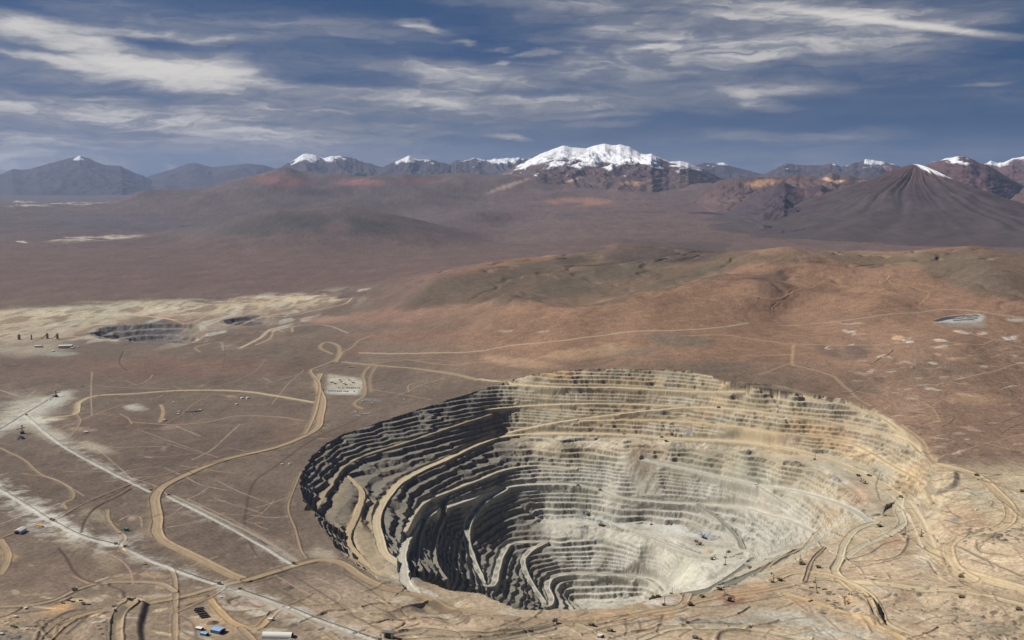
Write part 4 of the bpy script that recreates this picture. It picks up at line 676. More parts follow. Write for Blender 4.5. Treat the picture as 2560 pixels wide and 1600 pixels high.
# ------------------------------------------------------------------ materials
MATS = {}
def attr_mat(name, scale, amt, bump):
    m = bpy.data.materials.new(name); m.use_nodes = True; nt = m.node_tree; N = nt.nodes; lk = nt.links.new
    b = N['Principled BSDF']; b.inputs['Roughness'].default_value = .95; b.inputs['Specular IOR Level'].default_value = .12
    at = N.new('ShaderNodeAttribute'); at.attribute_name = 'albedo'
    tc = N.new('ShaderNodeTexCoord'); no = N.new('ShaderNodeTexNoise'); no.inputs['Scale'].default_value = scale; no.inputs['Detail'].default_value = 5; no.inputs['Roughness'].default_value = .7
    lk(tc.outputs['Object'], no.inputs['Vector'])
    mr = N.new('ShaderNodeMapRange'); mr.inputs[1].default_value = .25; mr.inputs[2].default_value = .75; mr.inputs[3].default_value = 1 - amt; mr.inputs[4].default_value = 1 + amt; lk(no.outputs[0], mr.inputs[0])
    mx = N.new('ShaderNodeVectorMath'); mx.operation = 'SCALE'; lk(at.outputs['Color'], mx.inputs[0]); lk(mr.outputs[0], mx.inputs['Scale']); lk(mx.outputs[0], b.inputs['Base Color'])
    if bump:
        bp = N.new('ShaderNodeBump'); bp.inputs['Strength'].default_value = .5; bp.inputs['Distance'].default_value = bump; lk(no.outputs[0], bp.inputs['Height']); lk(bp.outputs[0], b.inputs['Normal'])
    return m
M_EARTH = attr_mat('desert_earth', 1 / 11.0, .40, 1.8); M_ROCK = attr_mat('pit_rock', 1 / 12.0, .22, 1.6); M_ROAD = attr_mat('graded_road', 1 / 12.0, .16, .5); M_MOUNT = attr_mat('mountain_rock', 1 / 240.0, .22, 26.0)
def grid_mesh(name, co, quads, col, mat, smooth):
    me = bpy.data.meshes.new(name); nv, nq = len(co), len(quads)
    me.vertices.add(nv); me.vertices.foreach_set('co', co.astype(np.float32).ravel())
    me.loops.add(nq * 4); me.loops.foreach_set('vertex_index', quads.astype(np.int32).ravel())
    me.polygons.add(nq); me.polygons.foreach_set('loop_start', np.arange(0, nq * 4, 4, dtype=np.int32))
    if smooth: me.polygons.foreach_set('use_smooth', np.ones(nq, bool))
    at = me.attributes.new('albedo', 'FLOAT_COLOR', 'POINT'); c4 = np.ones((nv, 4), np.float32); c4[:, :3] = col; at.data.foreach_set('color', c4.ravel())
    me.materials.append(mat); me.update(calc_edges=True)
    o = bpy.data.objects.new(name, me); COL.objects.link(o); o['kind'] = 'structure'; return o
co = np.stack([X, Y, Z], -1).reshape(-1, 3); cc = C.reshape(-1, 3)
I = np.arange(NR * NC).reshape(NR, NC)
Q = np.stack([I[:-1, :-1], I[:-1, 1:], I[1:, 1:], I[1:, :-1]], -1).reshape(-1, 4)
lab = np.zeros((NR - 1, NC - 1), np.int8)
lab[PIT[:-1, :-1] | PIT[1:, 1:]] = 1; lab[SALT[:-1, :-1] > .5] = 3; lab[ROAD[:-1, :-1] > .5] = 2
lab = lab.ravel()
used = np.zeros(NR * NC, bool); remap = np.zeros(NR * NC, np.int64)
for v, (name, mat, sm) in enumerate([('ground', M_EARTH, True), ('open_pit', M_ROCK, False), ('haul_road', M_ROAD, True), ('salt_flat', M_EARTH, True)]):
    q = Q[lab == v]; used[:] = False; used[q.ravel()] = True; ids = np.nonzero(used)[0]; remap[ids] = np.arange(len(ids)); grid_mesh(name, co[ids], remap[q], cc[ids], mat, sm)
def gsample(x, y): return gridlerp(Z, np.interp(np.hypot(x, y), D, np.arange(NR)), np.interp(np.arctan2(x, y), A, np.arange(NC)))
# ------------------------------------------------------------------ mountains, each with its own distance, depth and gullies
ROCKD = L(96, 78, 74)
def mountain(name, label, sky, d0, wf, wb, zb, rock, snow=None, nu=360, nv=110, gl=900., ga=.30, pw=1.35, jag=.0, seed=0, patches=(), srag=260., wig=.18):
    sky = np.array(sky, float); a, e = px_dir(sky[:, 0], sky[:, 1])
    u = np.linspace(a[0], a[-1], nu); v = np.concatenate([-np.linspace(1, 0, nv) ** 1.3, np.linspace(0, 1, nv // 3)[1:] ** 1.2])
    el = np.interp(u, a, e)
    for _ in range(1): el = .25 * np.roll(el, 1) + .5 * el + .25 * np.roll(el, -1)
    el[0], el[-1] = e[0], e[-1]
    arc = u * d0
    dc = d0 + wf * wig * fbm(arc, arc * 0 + 77., wf * .8, 3, seed + 1)
    zc = H + dc * np.tan(el) + jag * np.abs(fbm(arc, arc * 0 + 5., gl * .5, 4, seed + 2)) * np.clip((H + dc * np.tan(el) - zb) / 900, 0, 1)
    U, V = np.meshgrid(u, v); ARC = U * d0
    rl = np.maximum(zc - gsample(dc * np.sin(u), dc * np.cos(u)), 0); tp = np.clip(rl / (.7 * rl.max()), .05, 1) ** .8
    for _ in range(8): tp = .25 * np.roll(tp, 1) + .5 * tp + .25 * np.roll(tp, -1)
    DD = dc[None] + np.where(V < 0, wf * V, wb * V) * tp[None]
    p = (1 - np.abs(V)) ** pw
    GB = gsample(DD * np.sin(U), DD * np.cos(U)); gc = gsample(dc * np.sin(u), dc * np.cos(u)); zb = GB
    wx_ = fbm(ARC, V * wf, wf * .45, 3, seed + 3) * gl * .8
    # gullies run down the slope: ridged noise across it, forking downhill
    g1 = 1 - np.abs(perlin((ARC + wx_) / gl, V * wf / (gl * 4.5), seed + 4)) * 1.6
    g2 = 1 - np.abs(perlin((ARC + wx_ * 1.4) / (gl * .42), V * wf / (gl * 2.2), seed + 5)) * 1.6
    g3 = fbm(ARC, V * wf, gl * .35, 4, seed + 6)
    env = np.clip(np.abs(V) * 5, 0, 1) * (1 - np.abs(V)) ** .5
    rel = np.maximum(zc - gc, 0)[None]
    g = .62 * g1 + .38 * g2 + .25 * g3
    Zm = zb + rel * p - env * np.clip(rel, 0, 1e9) * ga * (1 - g) * .75 + g3 * 26 * env
    Zm -= (30 + .002 * d0) * sst(.12, 0, p)
    Xm, Ym = DD * np.sin(U), DD * np.cos(U)
    Cm = np.zeros(Zm.shape + (3,), np.float32); Cm[:] = rock
    t1 = fbm(ARC, V * wf, 2600, 4, seed + 7); t2 = fbm(ARC + wx_, V * wf * .35, gl * .5, 3, seed + 8)
    Cm *= (1 + .20 * t1 + .16 * t2)[..., None]
    pxm, pym = px_of(Xm, Ym, Zm)
    for (cx, cy, rx, ry, col, s, rot) in patches: mixc(Cm, col, ell(pxm + t1 * 14 + t2 * 6, pym + t1 * 5 + t2 * 4, cx, cy, rx, ry, rot, .3) * s)
    if snow is not None:
        line = snow + srag * (.9 * (g - .55) * -1.0 + .6 * t2 + .5 * t1)
        if np.ndim(snow): pass
        mixc(Cm, (.86, .87, .90), sst(line - srag * .17, line + srag * .17, Zm + 70 * g3))
    n0, n1_ = Zm.shape; I = np.arange(n0 * n1_).reshape(n0, n1_)
    Qm = np.stack([I[:-1, :-1], I[:-1, 1:], I[1:, 1:], I[1:, :-1]], -1).reshape(-1, 4)
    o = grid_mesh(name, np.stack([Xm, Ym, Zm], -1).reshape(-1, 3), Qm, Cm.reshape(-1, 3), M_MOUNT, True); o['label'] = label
    return o
BROWN = L(98, 81, 76); OCH = L(196, 148, 106); RED = L(150, 98, 80); OCH = L(182, 142, 108)
mountain('snowy_mountain', 'broad snow covered massif with several rounded summits in the middle of the horizon',
    [(1130, 475), (1190, 458), (1229, 444), (1272, 425), (1300, 411), (1324, 400), (1350, 385), (1379, 375), (1402, 366), (1411, 364), (1431, 369), (1466, 371), (1489, 364), (1512, 359), (1530, 364), (1550, 362), (1573, 367), (1587, 376), (1602, 385),
     (1616, 386), (1628, 384), (1645, 393), (1674, 405), (1700, 403), (1720, 407), (1750, 420), (1778, 432), (1804, 449), (1840, 466)], 42000, 9500, 7000, 640, BROWN, snow=1400, nu=620, nv=190, gl=1000, ga=.24, pw=1.5, jag=22, seed=11, srag=420,
    patches=[(1580, 458, 40, 10, OCH, .7, 0), (1640, 445, 30, 10, L(170, 126, 96), .5, 0), (1300, 447, 60, 8, L(92, 72, 70), .6, -12), (1400, 436, 50, 8, L(96, 76, 72), .6, -12), (1430, 452, 60, 4, L(200, 172, 146), .7, -20), (1600, 440, 60, 16, L(80, 68, 70), .6, 0)])
mountain('snowy_mountain', 'bluish mountain with one white cap at the far left of the horizon',
    [(-120, 470), (-40, 452), (0, 437), (32, 425), (75, 424), (120, 410), (170, 397), (200, 390), (225, 398), (255, 412), (300, 416), (345, 436), (372, 446), (420, 470)], 76000, 16000, 9000, 60, L(70, 66, 72), snow=2280, nu=300, nv=90, gl=2200, ga=.20, seed=21, srag=380, jag=60)
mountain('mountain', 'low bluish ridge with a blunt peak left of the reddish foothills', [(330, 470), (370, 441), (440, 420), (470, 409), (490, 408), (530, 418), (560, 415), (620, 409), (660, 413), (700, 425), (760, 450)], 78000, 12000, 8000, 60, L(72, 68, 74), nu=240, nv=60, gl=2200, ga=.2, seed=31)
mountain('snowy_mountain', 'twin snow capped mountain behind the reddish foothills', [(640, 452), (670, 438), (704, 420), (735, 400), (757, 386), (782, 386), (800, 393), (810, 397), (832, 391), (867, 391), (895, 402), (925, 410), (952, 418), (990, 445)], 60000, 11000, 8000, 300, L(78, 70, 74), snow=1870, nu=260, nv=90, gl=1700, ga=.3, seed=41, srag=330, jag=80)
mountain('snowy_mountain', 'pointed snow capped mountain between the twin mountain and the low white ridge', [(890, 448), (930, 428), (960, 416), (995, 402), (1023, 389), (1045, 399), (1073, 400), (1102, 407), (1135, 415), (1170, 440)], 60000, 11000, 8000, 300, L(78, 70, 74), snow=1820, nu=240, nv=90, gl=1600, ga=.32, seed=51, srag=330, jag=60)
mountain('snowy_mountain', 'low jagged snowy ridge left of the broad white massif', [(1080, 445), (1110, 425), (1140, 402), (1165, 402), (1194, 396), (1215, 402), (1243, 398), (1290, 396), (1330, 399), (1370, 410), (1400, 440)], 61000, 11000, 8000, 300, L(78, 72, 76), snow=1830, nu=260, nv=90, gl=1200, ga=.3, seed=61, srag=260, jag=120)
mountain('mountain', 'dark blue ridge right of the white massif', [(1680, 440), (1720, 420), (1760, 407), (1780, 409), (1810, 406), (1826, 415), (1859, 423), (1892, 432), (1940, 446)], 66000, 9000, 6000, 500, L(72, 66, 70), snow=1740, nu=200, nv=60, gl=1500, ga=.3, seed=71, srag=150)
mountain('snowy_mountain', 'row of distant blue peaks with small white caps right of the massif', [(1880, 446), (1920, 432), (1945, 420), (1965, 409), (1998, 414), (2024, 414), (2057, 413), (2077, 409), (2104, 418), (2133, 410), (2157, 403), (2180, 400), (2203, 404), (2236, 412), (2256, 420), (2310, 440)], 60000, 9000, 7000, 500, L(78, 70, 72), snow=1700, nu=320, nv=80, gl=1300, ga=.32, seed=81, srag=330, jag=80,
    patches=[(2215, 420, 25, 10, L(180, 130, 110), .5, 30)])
mountain('snowy_mountain', 'wide snow topped mountain right behind the dark volcano', [(2180, 470), (2230, 450), (2280, 430), (2315, 414), (2342, 405), (2362, 399), (2388, 392), (2408, 391), (2431, 400), (2448, 408), (2464, 411), (2504, 434), (2553, 463), (2620, 490)], 36000, 9000, 6000, 420, L(98, 76, 76), snow=1470, nu=320, nv=110, gl=1100, ga=.22, seed=91, srag=200, pw=1.25, jag=30)
mountain('snowy_mountain', 'snowy peak cut by the right edge behind the wide snow topped mountain', [(2410, 460), (2440, 425), (2461, 410), (2477, 402), (2494, 409), (2510, 406), (2530, 397), (2560, 391), (2600, 386), (2680, 410), (2760, 450)], 50000, 9000, 6000, 420, L(104, 80, 78), snow=1500, nu=240, nv=90, gl=1100, ga=.26, seed=101, srag=240, jag=60)
mountain('red_hills', 'reddish brown hills with ochre slopes between the massif and the volcano', [(1735, 512), (1765, 478), (1793, 455), (1830, 446), (1859, 445), (1915, 443), (1945, 443), (1975, 440), (1991, 438), (2015, 440), (2041, 443), (2057, 441), (2080, 432), (2100, 441), (2120, 438), (2137, 444), (2147, 448), (2170, 446), (2200, 452), (2240, 470), (2280, 505)], 29500, 6500, 5000, 420, L(98, 80, 75), nu=420, nv=150, gl=900, ga=.36, pw=1.3, seed=111, jag=40, wig=.3,
    patches=[(1900, 456, 55, 14, OCH, .85, -8), (2070, 450, 24, 6, L(214, 176, 140), .8, 10), (2100, 454, 26, 6, L(222, 188, 152), .85, 0), (2165, 450, 30, 5, L(214, 170, 130), .8, -6), (1990, 448, 60, 8, L(110, 76, 70), .7, 0), (2010, 480, 110, 14, L(96, 76, 72), .6, 0), (2060, 448, 14, 5, L(90, 72, 68), .8, 0)])
mountain('red_hills', 'dark gullied cone of the red hills with a steep shadowed gully', [(1720, 575), (1800, 540), (1860, 505), (1915, 476), (1946, 460), (1962, 456), (1985, 467), (2012, 474), (2038, 465), (2054, 462), (2080, 476), (2110, 496), (2160, 520), (2230, 560)], 25500, 7500, 3500, 120, L(76, 66, 70), nu=360, nv=150, gl=800, ga=.42, pw=1.6, seed=121,
    patches=[(2003, 480, 26, 12, L(126, 92, 80), .5, 30), (2050, 482, 26, 12, L(120, 90, 80), .5, -20)])
# the dark volcano: a cone with radial ribs
def volcano():
    pa, _ = px_dir(2288, 420); pa = float(pa); d0 = 24000.; cx, cy_ = d0 * math.sin(pa), d0 * math.cos(pa); zp = zat_d(2288, 407, d0); zb = 60.
    na, nr = 420, 150; th = np.linspace(0, 2 * np.pi, na); rr = np.linspace(0, 1, nr) ** 1.25
    T, Rr = np.meshgrid(th, rr)
    ex = np.sin(T - pa * 0); rad = np.where(ex > 0, 7800 - 4100 * ex ** 1.5, 7800 - 2600 * np.abs(ex) ** 1.5); pw = np.where(ex > 0, 2.25 - .35 * ex, 2.25 - .35 * np.abs(ex))
    r = Rr * rad; xm = cx + r * np.sin(T); ym = cy_ - r * np.cos(T)
    Rs = np.sqrt(Rr ** 2 + .016 ** 2) - .016; z = zb + (zp - zb) * (1 - Rs) ** pw
    wv = fbm(xm, ym, 2400, 3, 201); rib = 1 - np.abs(perlin(np.cos(T) * 5 + wv * .25, np.sin(T) * 5 + wv * .25, 202)) * 1.7; rib2 = 1 - np.abs(perlin(np.cos(T) * 12 + wv * .5, np.sin(T) * 12 + wv * .5, 203)) * 1.7
    env = np.clip((r - 120) / 700, 0, 1) * (1 - Rr) ** .7
    z -= env * (44 * (1 - rib) + 40 * (1 - rib2)); z += fbm(xm, ym, 500, 4, 204) * 22 * np.clip(r / 500, 0, 1)
    z -= sst(330, 0, np.hypot(xm - cx - 40, ym - cy_)) * 26
    C_ = np.zeros(z.shape + (3,), np.float32); C_[:] = L(80, 69, 70); t1 = fbm(xm, ym, 1500, 4, 205); C_ *= (1 + .22 * t1 + .14 * (rib - .5))[..., None]
    mixc(C_, L(94, 73, 70), sst(700, 1200, z) * .7); mixc(C_, L(88, 78, 76), sst(450, 100, z) * .6)
    sn = sst(-40, 40, z - 1190 + .42 * (xm - cx) + 150 * t1 + 70 * (1 - rib2)) * sst(-110, -30, xm - cx + 90 * t1) * sst(940, 1010, z)
    mixc(C_, (.86, .87, .9), sn)
    n0, n1_ = z.shape; I = np.arange(n0 * n1_).reshape(n0, n1_); Qm = np.stack([I[:-1, :-1], I[1:, :-1], I[1:, 1:], I[:-1, 1:]], -1).reshape(-1, 4)
    gb = gsample(xm, ym); z = np.where(Rr < .35, z, np.maximum(z, gb + (z - gb) * sst(1.0, .6, Rr))) - 40 * sst(.93, 1, Rr)
    o = grid_mesh('volcano', np.stack([xm, ym, z], -1).reshape(-1, 3), Qm, C_.reshape(-1, 3), M_MOUNT, True); o['label'] = 'dark conical volcano with a small patch of snow on its tip at the right'
volcano()
# ------------------------------------------------------------------ the air
def haze():
    zmin = float(Z.min()) - 1.0; b = (-88000., -4000., zmin, 88000., 112000., 3400.)
    vs = [(b[i * 3], b[j * 3 + 1], b[k * 3 + 2]) for i in (0, 1) for j in (0, 1) for k in (0, 1)]
    me = bpy.data.meshes.new('haze'); me.from_pydata(vs, [], [(0, 1, 3, 2), (4, 6, 7, 5), (0, 4, 5, 1), (2, 3, 7, 6), (0, 2, 6, 4), (1, 5, 7, 3)])
    m = bpy.data.materials.new('air_haze'); m.use_nodes = True; nt = m.node_tree; nt.nodes.clear()
    v = nt.nodes.new('ShaderNodeVolumePrincipled'); v.inputs['Color'].default_value = (.53, .66, 1.0, 1); v.inputs['Density'].default_value = HAZE_D; v.inputs['Anisotropy'].default_value = .15
    o_ = nt.nodes.new('ShaderNodeOutputMaterial'); nt.links.new(v.outputs[0], o_.inputs['Volume'])
    me.materials.append(m); o = bpy.data.objects.new('haze', me); COL.objects.link(o); o['kind'] = 'stuff'
HAZE_D = 8.5e-6
haze()
# ------------------------------------------------------------------ buildings, machines, conveyors
def pmat(name, col, rough=.7, metal=0.0, var=.12, scale=.6):
    m = bpy.data.materials.new(name); m.use_nodes = True; nt = m.node_tree; b = nt.nodes['Principled BSDF']
    b.inputs['Roughness'].default_value = rough; b.inputs['Metallic'].default_value = metal
    no = nt.nodes.new('ShaderNodeTexNoise'); no.inputs['Scale'].default_value = scale; no.inputs['Detail'].default_value = 4
    tc = nt.nodes.new('ShaderNodeTexCoord'); nt.links.new(tc.outputs['Object'], no.inputs['Vector'])
    mr = nt.nodes.new('ShaderNodeMapRange'); mr.inputs[3].default_value = 1 - var; mr.inputs[4].default_value = 1 + var; nt.links.new(no.outputs[0], mr.inputs[0])
    v = nt.nodes.new('ShaderNodeVectorMath'); v.operation = 'SCALE'; v.inputs[0].default_value = col[:3]; nt.links.new(mr.outputs[0], v.inputs['Scale']); nt.links.new(v.outputs[0], b.inputs['Base Color'])
    return m
M = dict(white=pmat('white_sheet', L(232, 230, 222), .5), cream=pmat('cream_wall', L(206, 200, 180), .7), blue=pmat('blue_sheet', L(150, 180, 214), .45), navy=pmat('blue_wall', L(70, 96, 128), .6), green=pmat('green_sheet', L(96, 128, 112), .6),
         yellow=pmat('yellow_paint', L(212, 176, 84), .6), dark=pmat('dark_steel', L(80, 76, 70), .6), steel=pmat('grey_steel', L(120, 120, 118), .5), rubber=pmat('tyre_rubber', L(38, 38, 40), .9), dusty=pmat('dusty_steel', L(146, 134, 108), .8), black=pmat('dark_opening', L(30, 30, 32), .9), rust=pmat('rusted_steel', L(128, 92, 70), .8), belt=pmat('conveyor_belt', L(104, 102, 96), .85), concrete=pmat('concrete', L(168, 162, 150), .9), ochre=pmat('ochre_sheet', L(196, 178, 120), .7), liner=pmat('black_liner', L(56, 54, 56), .6), glass=pmat('dark_glass', L(40, 48, 56), .2))
class MB:
    """collects shapes and links them as one mesh"""
    def __init__(s): s.v = []; s.f = []
    def add(s, vs, fs):
        n = len(s.v); s.v += [tuple(q) for q in vs]; s.f += [tuple(i + n for i in f) for f in fs]; return s
    def box(s, c, d, rz=0, taper=1.0):
        x, y, z = d[0] / 2, d[1] / 2, d[2] / 2; ca, sa = math.cos(rz), math.sin(rz); vs = []
        for k in (-1, 1):
            t = 1 if k < 0 else taper
            for a, b in ((-1, -1), (1, -1), (1, 1), (-1, 1)):
                px, py = a * x * t, b * y * t; vs.append((c[0] + px * ca - py * sa, c[1] + px * sa + py * ca, c[2] + k * z))
        return s.add(vs, [(3, 2, 1, 0), (4, 5, 6, 7), (0, 1, 5, 4), (1, 2, 6, 5), (2, 3, 7, 6), (3, 0, 4, 7)])
    def prism(s, prof, x0, x1, axis='x'):
        """a profile (y,z) drawn along x (or (x,z) along y)"""
        n = len(prof); g = (lambda a, p: (a, p[0], p[1])) if axis == 'x' else (lambda a, p: (p[0], a, p[1]))
        vs = [g(x0, p) for p in prof] + [g(x1, p) for p in prof]; fs = [tuple(range(n))[::-1], tuple(range(n, 2 * n))] + [(i, (i + 1) % n, n + (i + 1) % n, n + i) for i in range(n)]
        return s.add(vs, fs)
    def bar(s, p, q, w, h=None):
        p = np.array(p, float); q = np.array(q, float); d = q - p; d /= max(np.linalg.norm(d), 1e-6); u = np.cross(d, (0, 0, 1)); u = np.array((1., 0, 0)) if np.linalg.norm(u) < 1e-3 else u / np.linalg.norm(u); v = np.cross(u, d); h = h or w
        vs = [e + a * u * w / 2 + b * v * h / 2 for e in (p, q) for a, b in ((-1, -1), (1, -1), (1, 1), (-1, 1))]
        return s.add(vs, [(3, 2, 1, 0), (4, 5, 6, 7), (0, 1, 5, 4), (1, 2, 6, 5), (2, 3, 7, 6), (3, 0, 4, 7)])
    def cyl(s, p, q, r, r2=None, n=14):
        p = np.array(p, float); q = np.array(q, float); d = q - p; d /= np.linalg.norm(d); u = np.cross(d, (0, 0, 1)); u = np.array((1., 0, 0)) if np.linalg.norm(u) < 1e-3 else u / np.linalg.norm(u); v = np.cross(d, u); r2 = r if r2 is None else r2
        vs = [e + rr * (math.cos(2 * math.pi * k / n) * u + math.sin(2 * math.pi * k / n) * v) for e, rr in ((p, r), (q, r2)) for k in range(n)]
        return s.add(vs, [tuple(range(n))[::-1], tuple(range(n, 2 * n))] + [(k, (k + 1) % n, n + (k + 1) % n, n + k) for k in range(n)])
    def build(s, name, mat, parent=None, label=None):
        me = bpy.data.meshes.new(name); me.from_pydata(s.v, [], s.f); me.update(); bm = bmesh.new(); bm.from_mesh(me); bmesh.ops.recalc_face_normals(bm, faces=bm.faces); bm.to_mesh(me); bm.free()
        me.materials.append(M[mat]); o = bpy.data.objects.new(name, me); COL.objects.link(o)
        if parent is not None: o.parent = parent
        if label: o['label'] = label
        return o
def thing(name, px, py, head, label, cat, group=None, scale=1.0, dz=0.0):
    q = put(px, py); e = bpy.data.objects.new(name, None); COL.objects.link(e); e.location = (q[0], q[1], ground(q[0], q[1]) + dz); e.rotation_euler = (0, 0, R(head)); e.scale = (scale,) * 3
    e['label'] = label; e['category'] = cat
    if group: e['group'] = group
    return e
def dup(src, px, py, head, label, group=None, scale=1.0, dz=0.0):
    """a copy of a thing, its parts and their sub-parts"""
    q = put(px, py); r = src.copy(); COL.objects.link(r); r.location = (q[0], q[1], ground(q[0], q[1]) + dz); r.rotation_euler = (0, 0, R(head)); r.scale = (scale,) * 3; r['label'] = label
    if group: r['group'] = group
    for ch in list(src.children):
        c = ch.copy(); COL.objects.link(c); c.parent = r
        for g in ch.children: d_ = g.copy(); COL.objects.link(d_); d_.parent = c
    return r
# --- mining machines (local +X is forward)
def haul_truck(px, py, head, label, bodymat='dusty'):
    t = thing('haul_truck', px, py, head, label, 'haul truck', 'haul trucks of the mine')
    MB().box((0, 0, 2.6), (12.5, 3.6, 1.4)).box((5.6, 0, 2.4), (1.8, 7.0, 1.6)).box((5.9, 0, 3.9), (1.6, 7.2, .3)).build('chassis', 'dark', t)
    MB().prism([(-4.0, 3.3), (-4.0, 6.6), (-3.6, 6.6), (-3.2, 4.2), (3.2, 4.2), (3.6, 6.6), (4.0, 6.6), (4.0, 3.3)], -7.0, 2.6).prism([(-4.0, 3.3), (4.0, 3.3), (4.0, 7.2), (-4.0, 7.2)], 2.6, 3.2).box((4.9, 0, 7.1), (3.6, 8.0, .35)).build('dump_bed', bodymat, t)
    c = MB().box((5.2, 1.8, 5.2), (2.0, 2.2, 2.2)).build('cab', 'yellow', t); MB().box((6.25, 1.8, 5.6), (.1, 1.9, 1.0)).build('window', 'glass', c)
    for x, y in ((4.6, 3.4), (4.6, -3.4), (-3.6, 3.0), (-3.6, -3.0)):
        w = 1.2 if x > 0 else 2.4; wh = MB().cyl((x, y - w / 2, 1.8), (x, y + w / 2, 1.8), 1.8).build('wheel', 'rubber', t); MB().cyl((x, y - w / 2 - .06, 1.8), (x, y + w / 2 + .06, 1.8), .8).build('rim', 'dusty', wh)
    return t
TRUCKS = [(1445, 1215, 185, 'haul truck on the grey pit road, left of the two on its upper bend'), (1500, 1226, 180, 'haul truck rounding the upper bend of the grey pit road below the brown slide scar'), (1724, 1512, 200, 'haul truck at the dark streak ending near the pale grey flat by the pit lip'), (1755, 1493, 40, 'haul truck climbing out beside the reddish heap'),
    (1798, 1474, 20, 'haul truck at the foot of the dark ramp just above the reddish heap'), (1875, 1421, 30, 'haul truck on the dark ramp near its hairpin'), (1821, 1381, 200, 'haul truck on the pale platform beneath the pit wall by the road curve'), (1740, 1355, 10, 'haul truck waiting left of the shovels on the bluish white bench'),
    (1500, 1314, 0, 'left haul truck of the pair on the white bench edge'), (1508, 1315, 10, 'right haul truck of the pair on the white bench edge'), (1796, 1020, 180, 'haul truck high on the far wall where two bench roads meet'), (1654, 1094, 170, 'haul truck beside the shovel on the broad tan road of the far wall'), (2145, 1190, 0, 'haul truck on the flat above the right wall, left of two'), (2172, 1190, 0, 'haul truck on the flat above the right wall, right of two'),
    (2252, 1243, 150, 'haul truck at the corner where the broad tan road meets the grey spur'), (2402, 1443, 160, 'haul truck on the haul road down to the right foreground'), (2403, 1494, 160, 'haul truck on the lower pale road at the right foreground'), (2546, 1525, 160, 'haul truck at the right edge on the lower pale road'), (2441, 1189, 170, 'haul truck on the rim road right of the pit'), (2555, 1229, 160, 'haul truck on the rim road by the right edge of the picture'),
    (1387, 1554, 190, 'haul truck near the end of the dark strip at the bottom centre'), (1478, 1563, 330, 'haul truck at the start of the straight pale road below the pit lip'), (1525, 1578, 330, 'haul truck on the straight pale road, upper one of two'), (1738, 1596, 340, 'haul truck by the curved heap at the bottom edge'), (1949, 1451, 20, 'haul truck beside the dark hole in the orange ground'), (187, 1476, 25, 'dark truck on the curving road at the lower left'),
    (1665, 1104, 0, 'small haul truck on the lip of the broad tan road below the far shovel'), (2198, 1316, 20, 'haul truck on the pale loop right of the dark rubble pit'), (2046, 1420, 0, 'haul truck on the tan flat right of the lone shovel')]
tr0 = haul_truck(*TRUCKS[0])
for x, y, h, lb in TRUCKS[1:]: dup(tr0, x, y, h, lb, 'haul trucks of the mine')
haul_w = haul_truck(1500, 1593, 330, 'white bedded haul truck on the straight pale road at the bottom edge', 'white')
def shovel(px, py, head, label):
    t = thing('mining_shovel', px, py, head, label, 'mining shovel', 'rope shovels loading in the pit', 1.1)
    for y in (-2.6, 2.6): MB().prism([(-5, .4), (-4.4, 0), (4.4, 0), (5, .4), (5, 1.4), (4.4, 1.9), (-4.4, 1.9), (-5, 1.4)], y - .9, y + .9, 'y').build('track', 'dark', t)
    MB().cyl((0, 0, 1.9), (0, 0, 2.8), 2.6).build('turntable', 'dark', t)
    h = MB().box((-2.6, 0, 5.6), (9.5, 7.4, 5.4)).box((-2.6, 0, 8.5), (8.0, 6.0, .5)).build('house', 'dusty', t); MB().box((3.0, 2.6, 6.6), (2.4, 2.4, 2.6)).build('cab', 'steel', h)
    MB().bar((2, 1.4, 3.4), (14, .5, 14.5), .7, 1.2).bar((2, -1.4, 3.4), (14, -.5, 14.5), .7, 1.2).cyl((14, -.8, 14.5), (14, .8, 14.5), 1.0).build('boom', 'dusty', t)
    MB().bar((-1, 1.2, 8.4), (1.5, .6, 13.2), .4).bar((-1, -1.2, 8.4), (1.5, -.6, 13.2), .4).bar((1.5, .6, 13.2), (14, .4, 14.6), .15).bar((1.5, -.6, 13.2), (14, -.4, 14.6), .15).build('gantry', 'dark', t)
    MB().bar((5.5, 0, 8.2), (12.6, 0, 4.6), .8, 1.0).build('dipper_arm', 'dark', t)
    MB().prism([(12, 2.2), (15.2, 2.4), (15.6, 5.4), (12.4, 5.8)], -1.9, 1.9, 'y').build('bucket', 'dark', t)
    return t
SH = [(1678, 1086, 60, 'shovel digging at the toe of the far wall on the broad tan road'), (2159, 1208, 120, 'shovel in the small cut on the flat above the right wall'), (1756, 1343, 100, 'upper shovel digging the bluish white muck pile'), (1749, 1362, 210, 'lower shovel facing left below the bluish white muck pile'),
      (1780, 1399, 30, 'shovel on the pale bench above the yellow striped slope'), (2002, 1410, 80, 'large lone shovel standing on the tan flat by the dark ramp'), (1469, 1287, 20, 'shovel in the dark stain at the back of the white bench'), (1818, 1499, 110, 'pale topped shovel digging the reddish heap at the pit lip')]
sh0 = shovel(*SH[0])
for x, y, h, lb in SH[1:]: dup(sh0, x, y, h, lb, 'rope shovels loading in the pit', 1.1 if 'large' not in lb else 1.35)
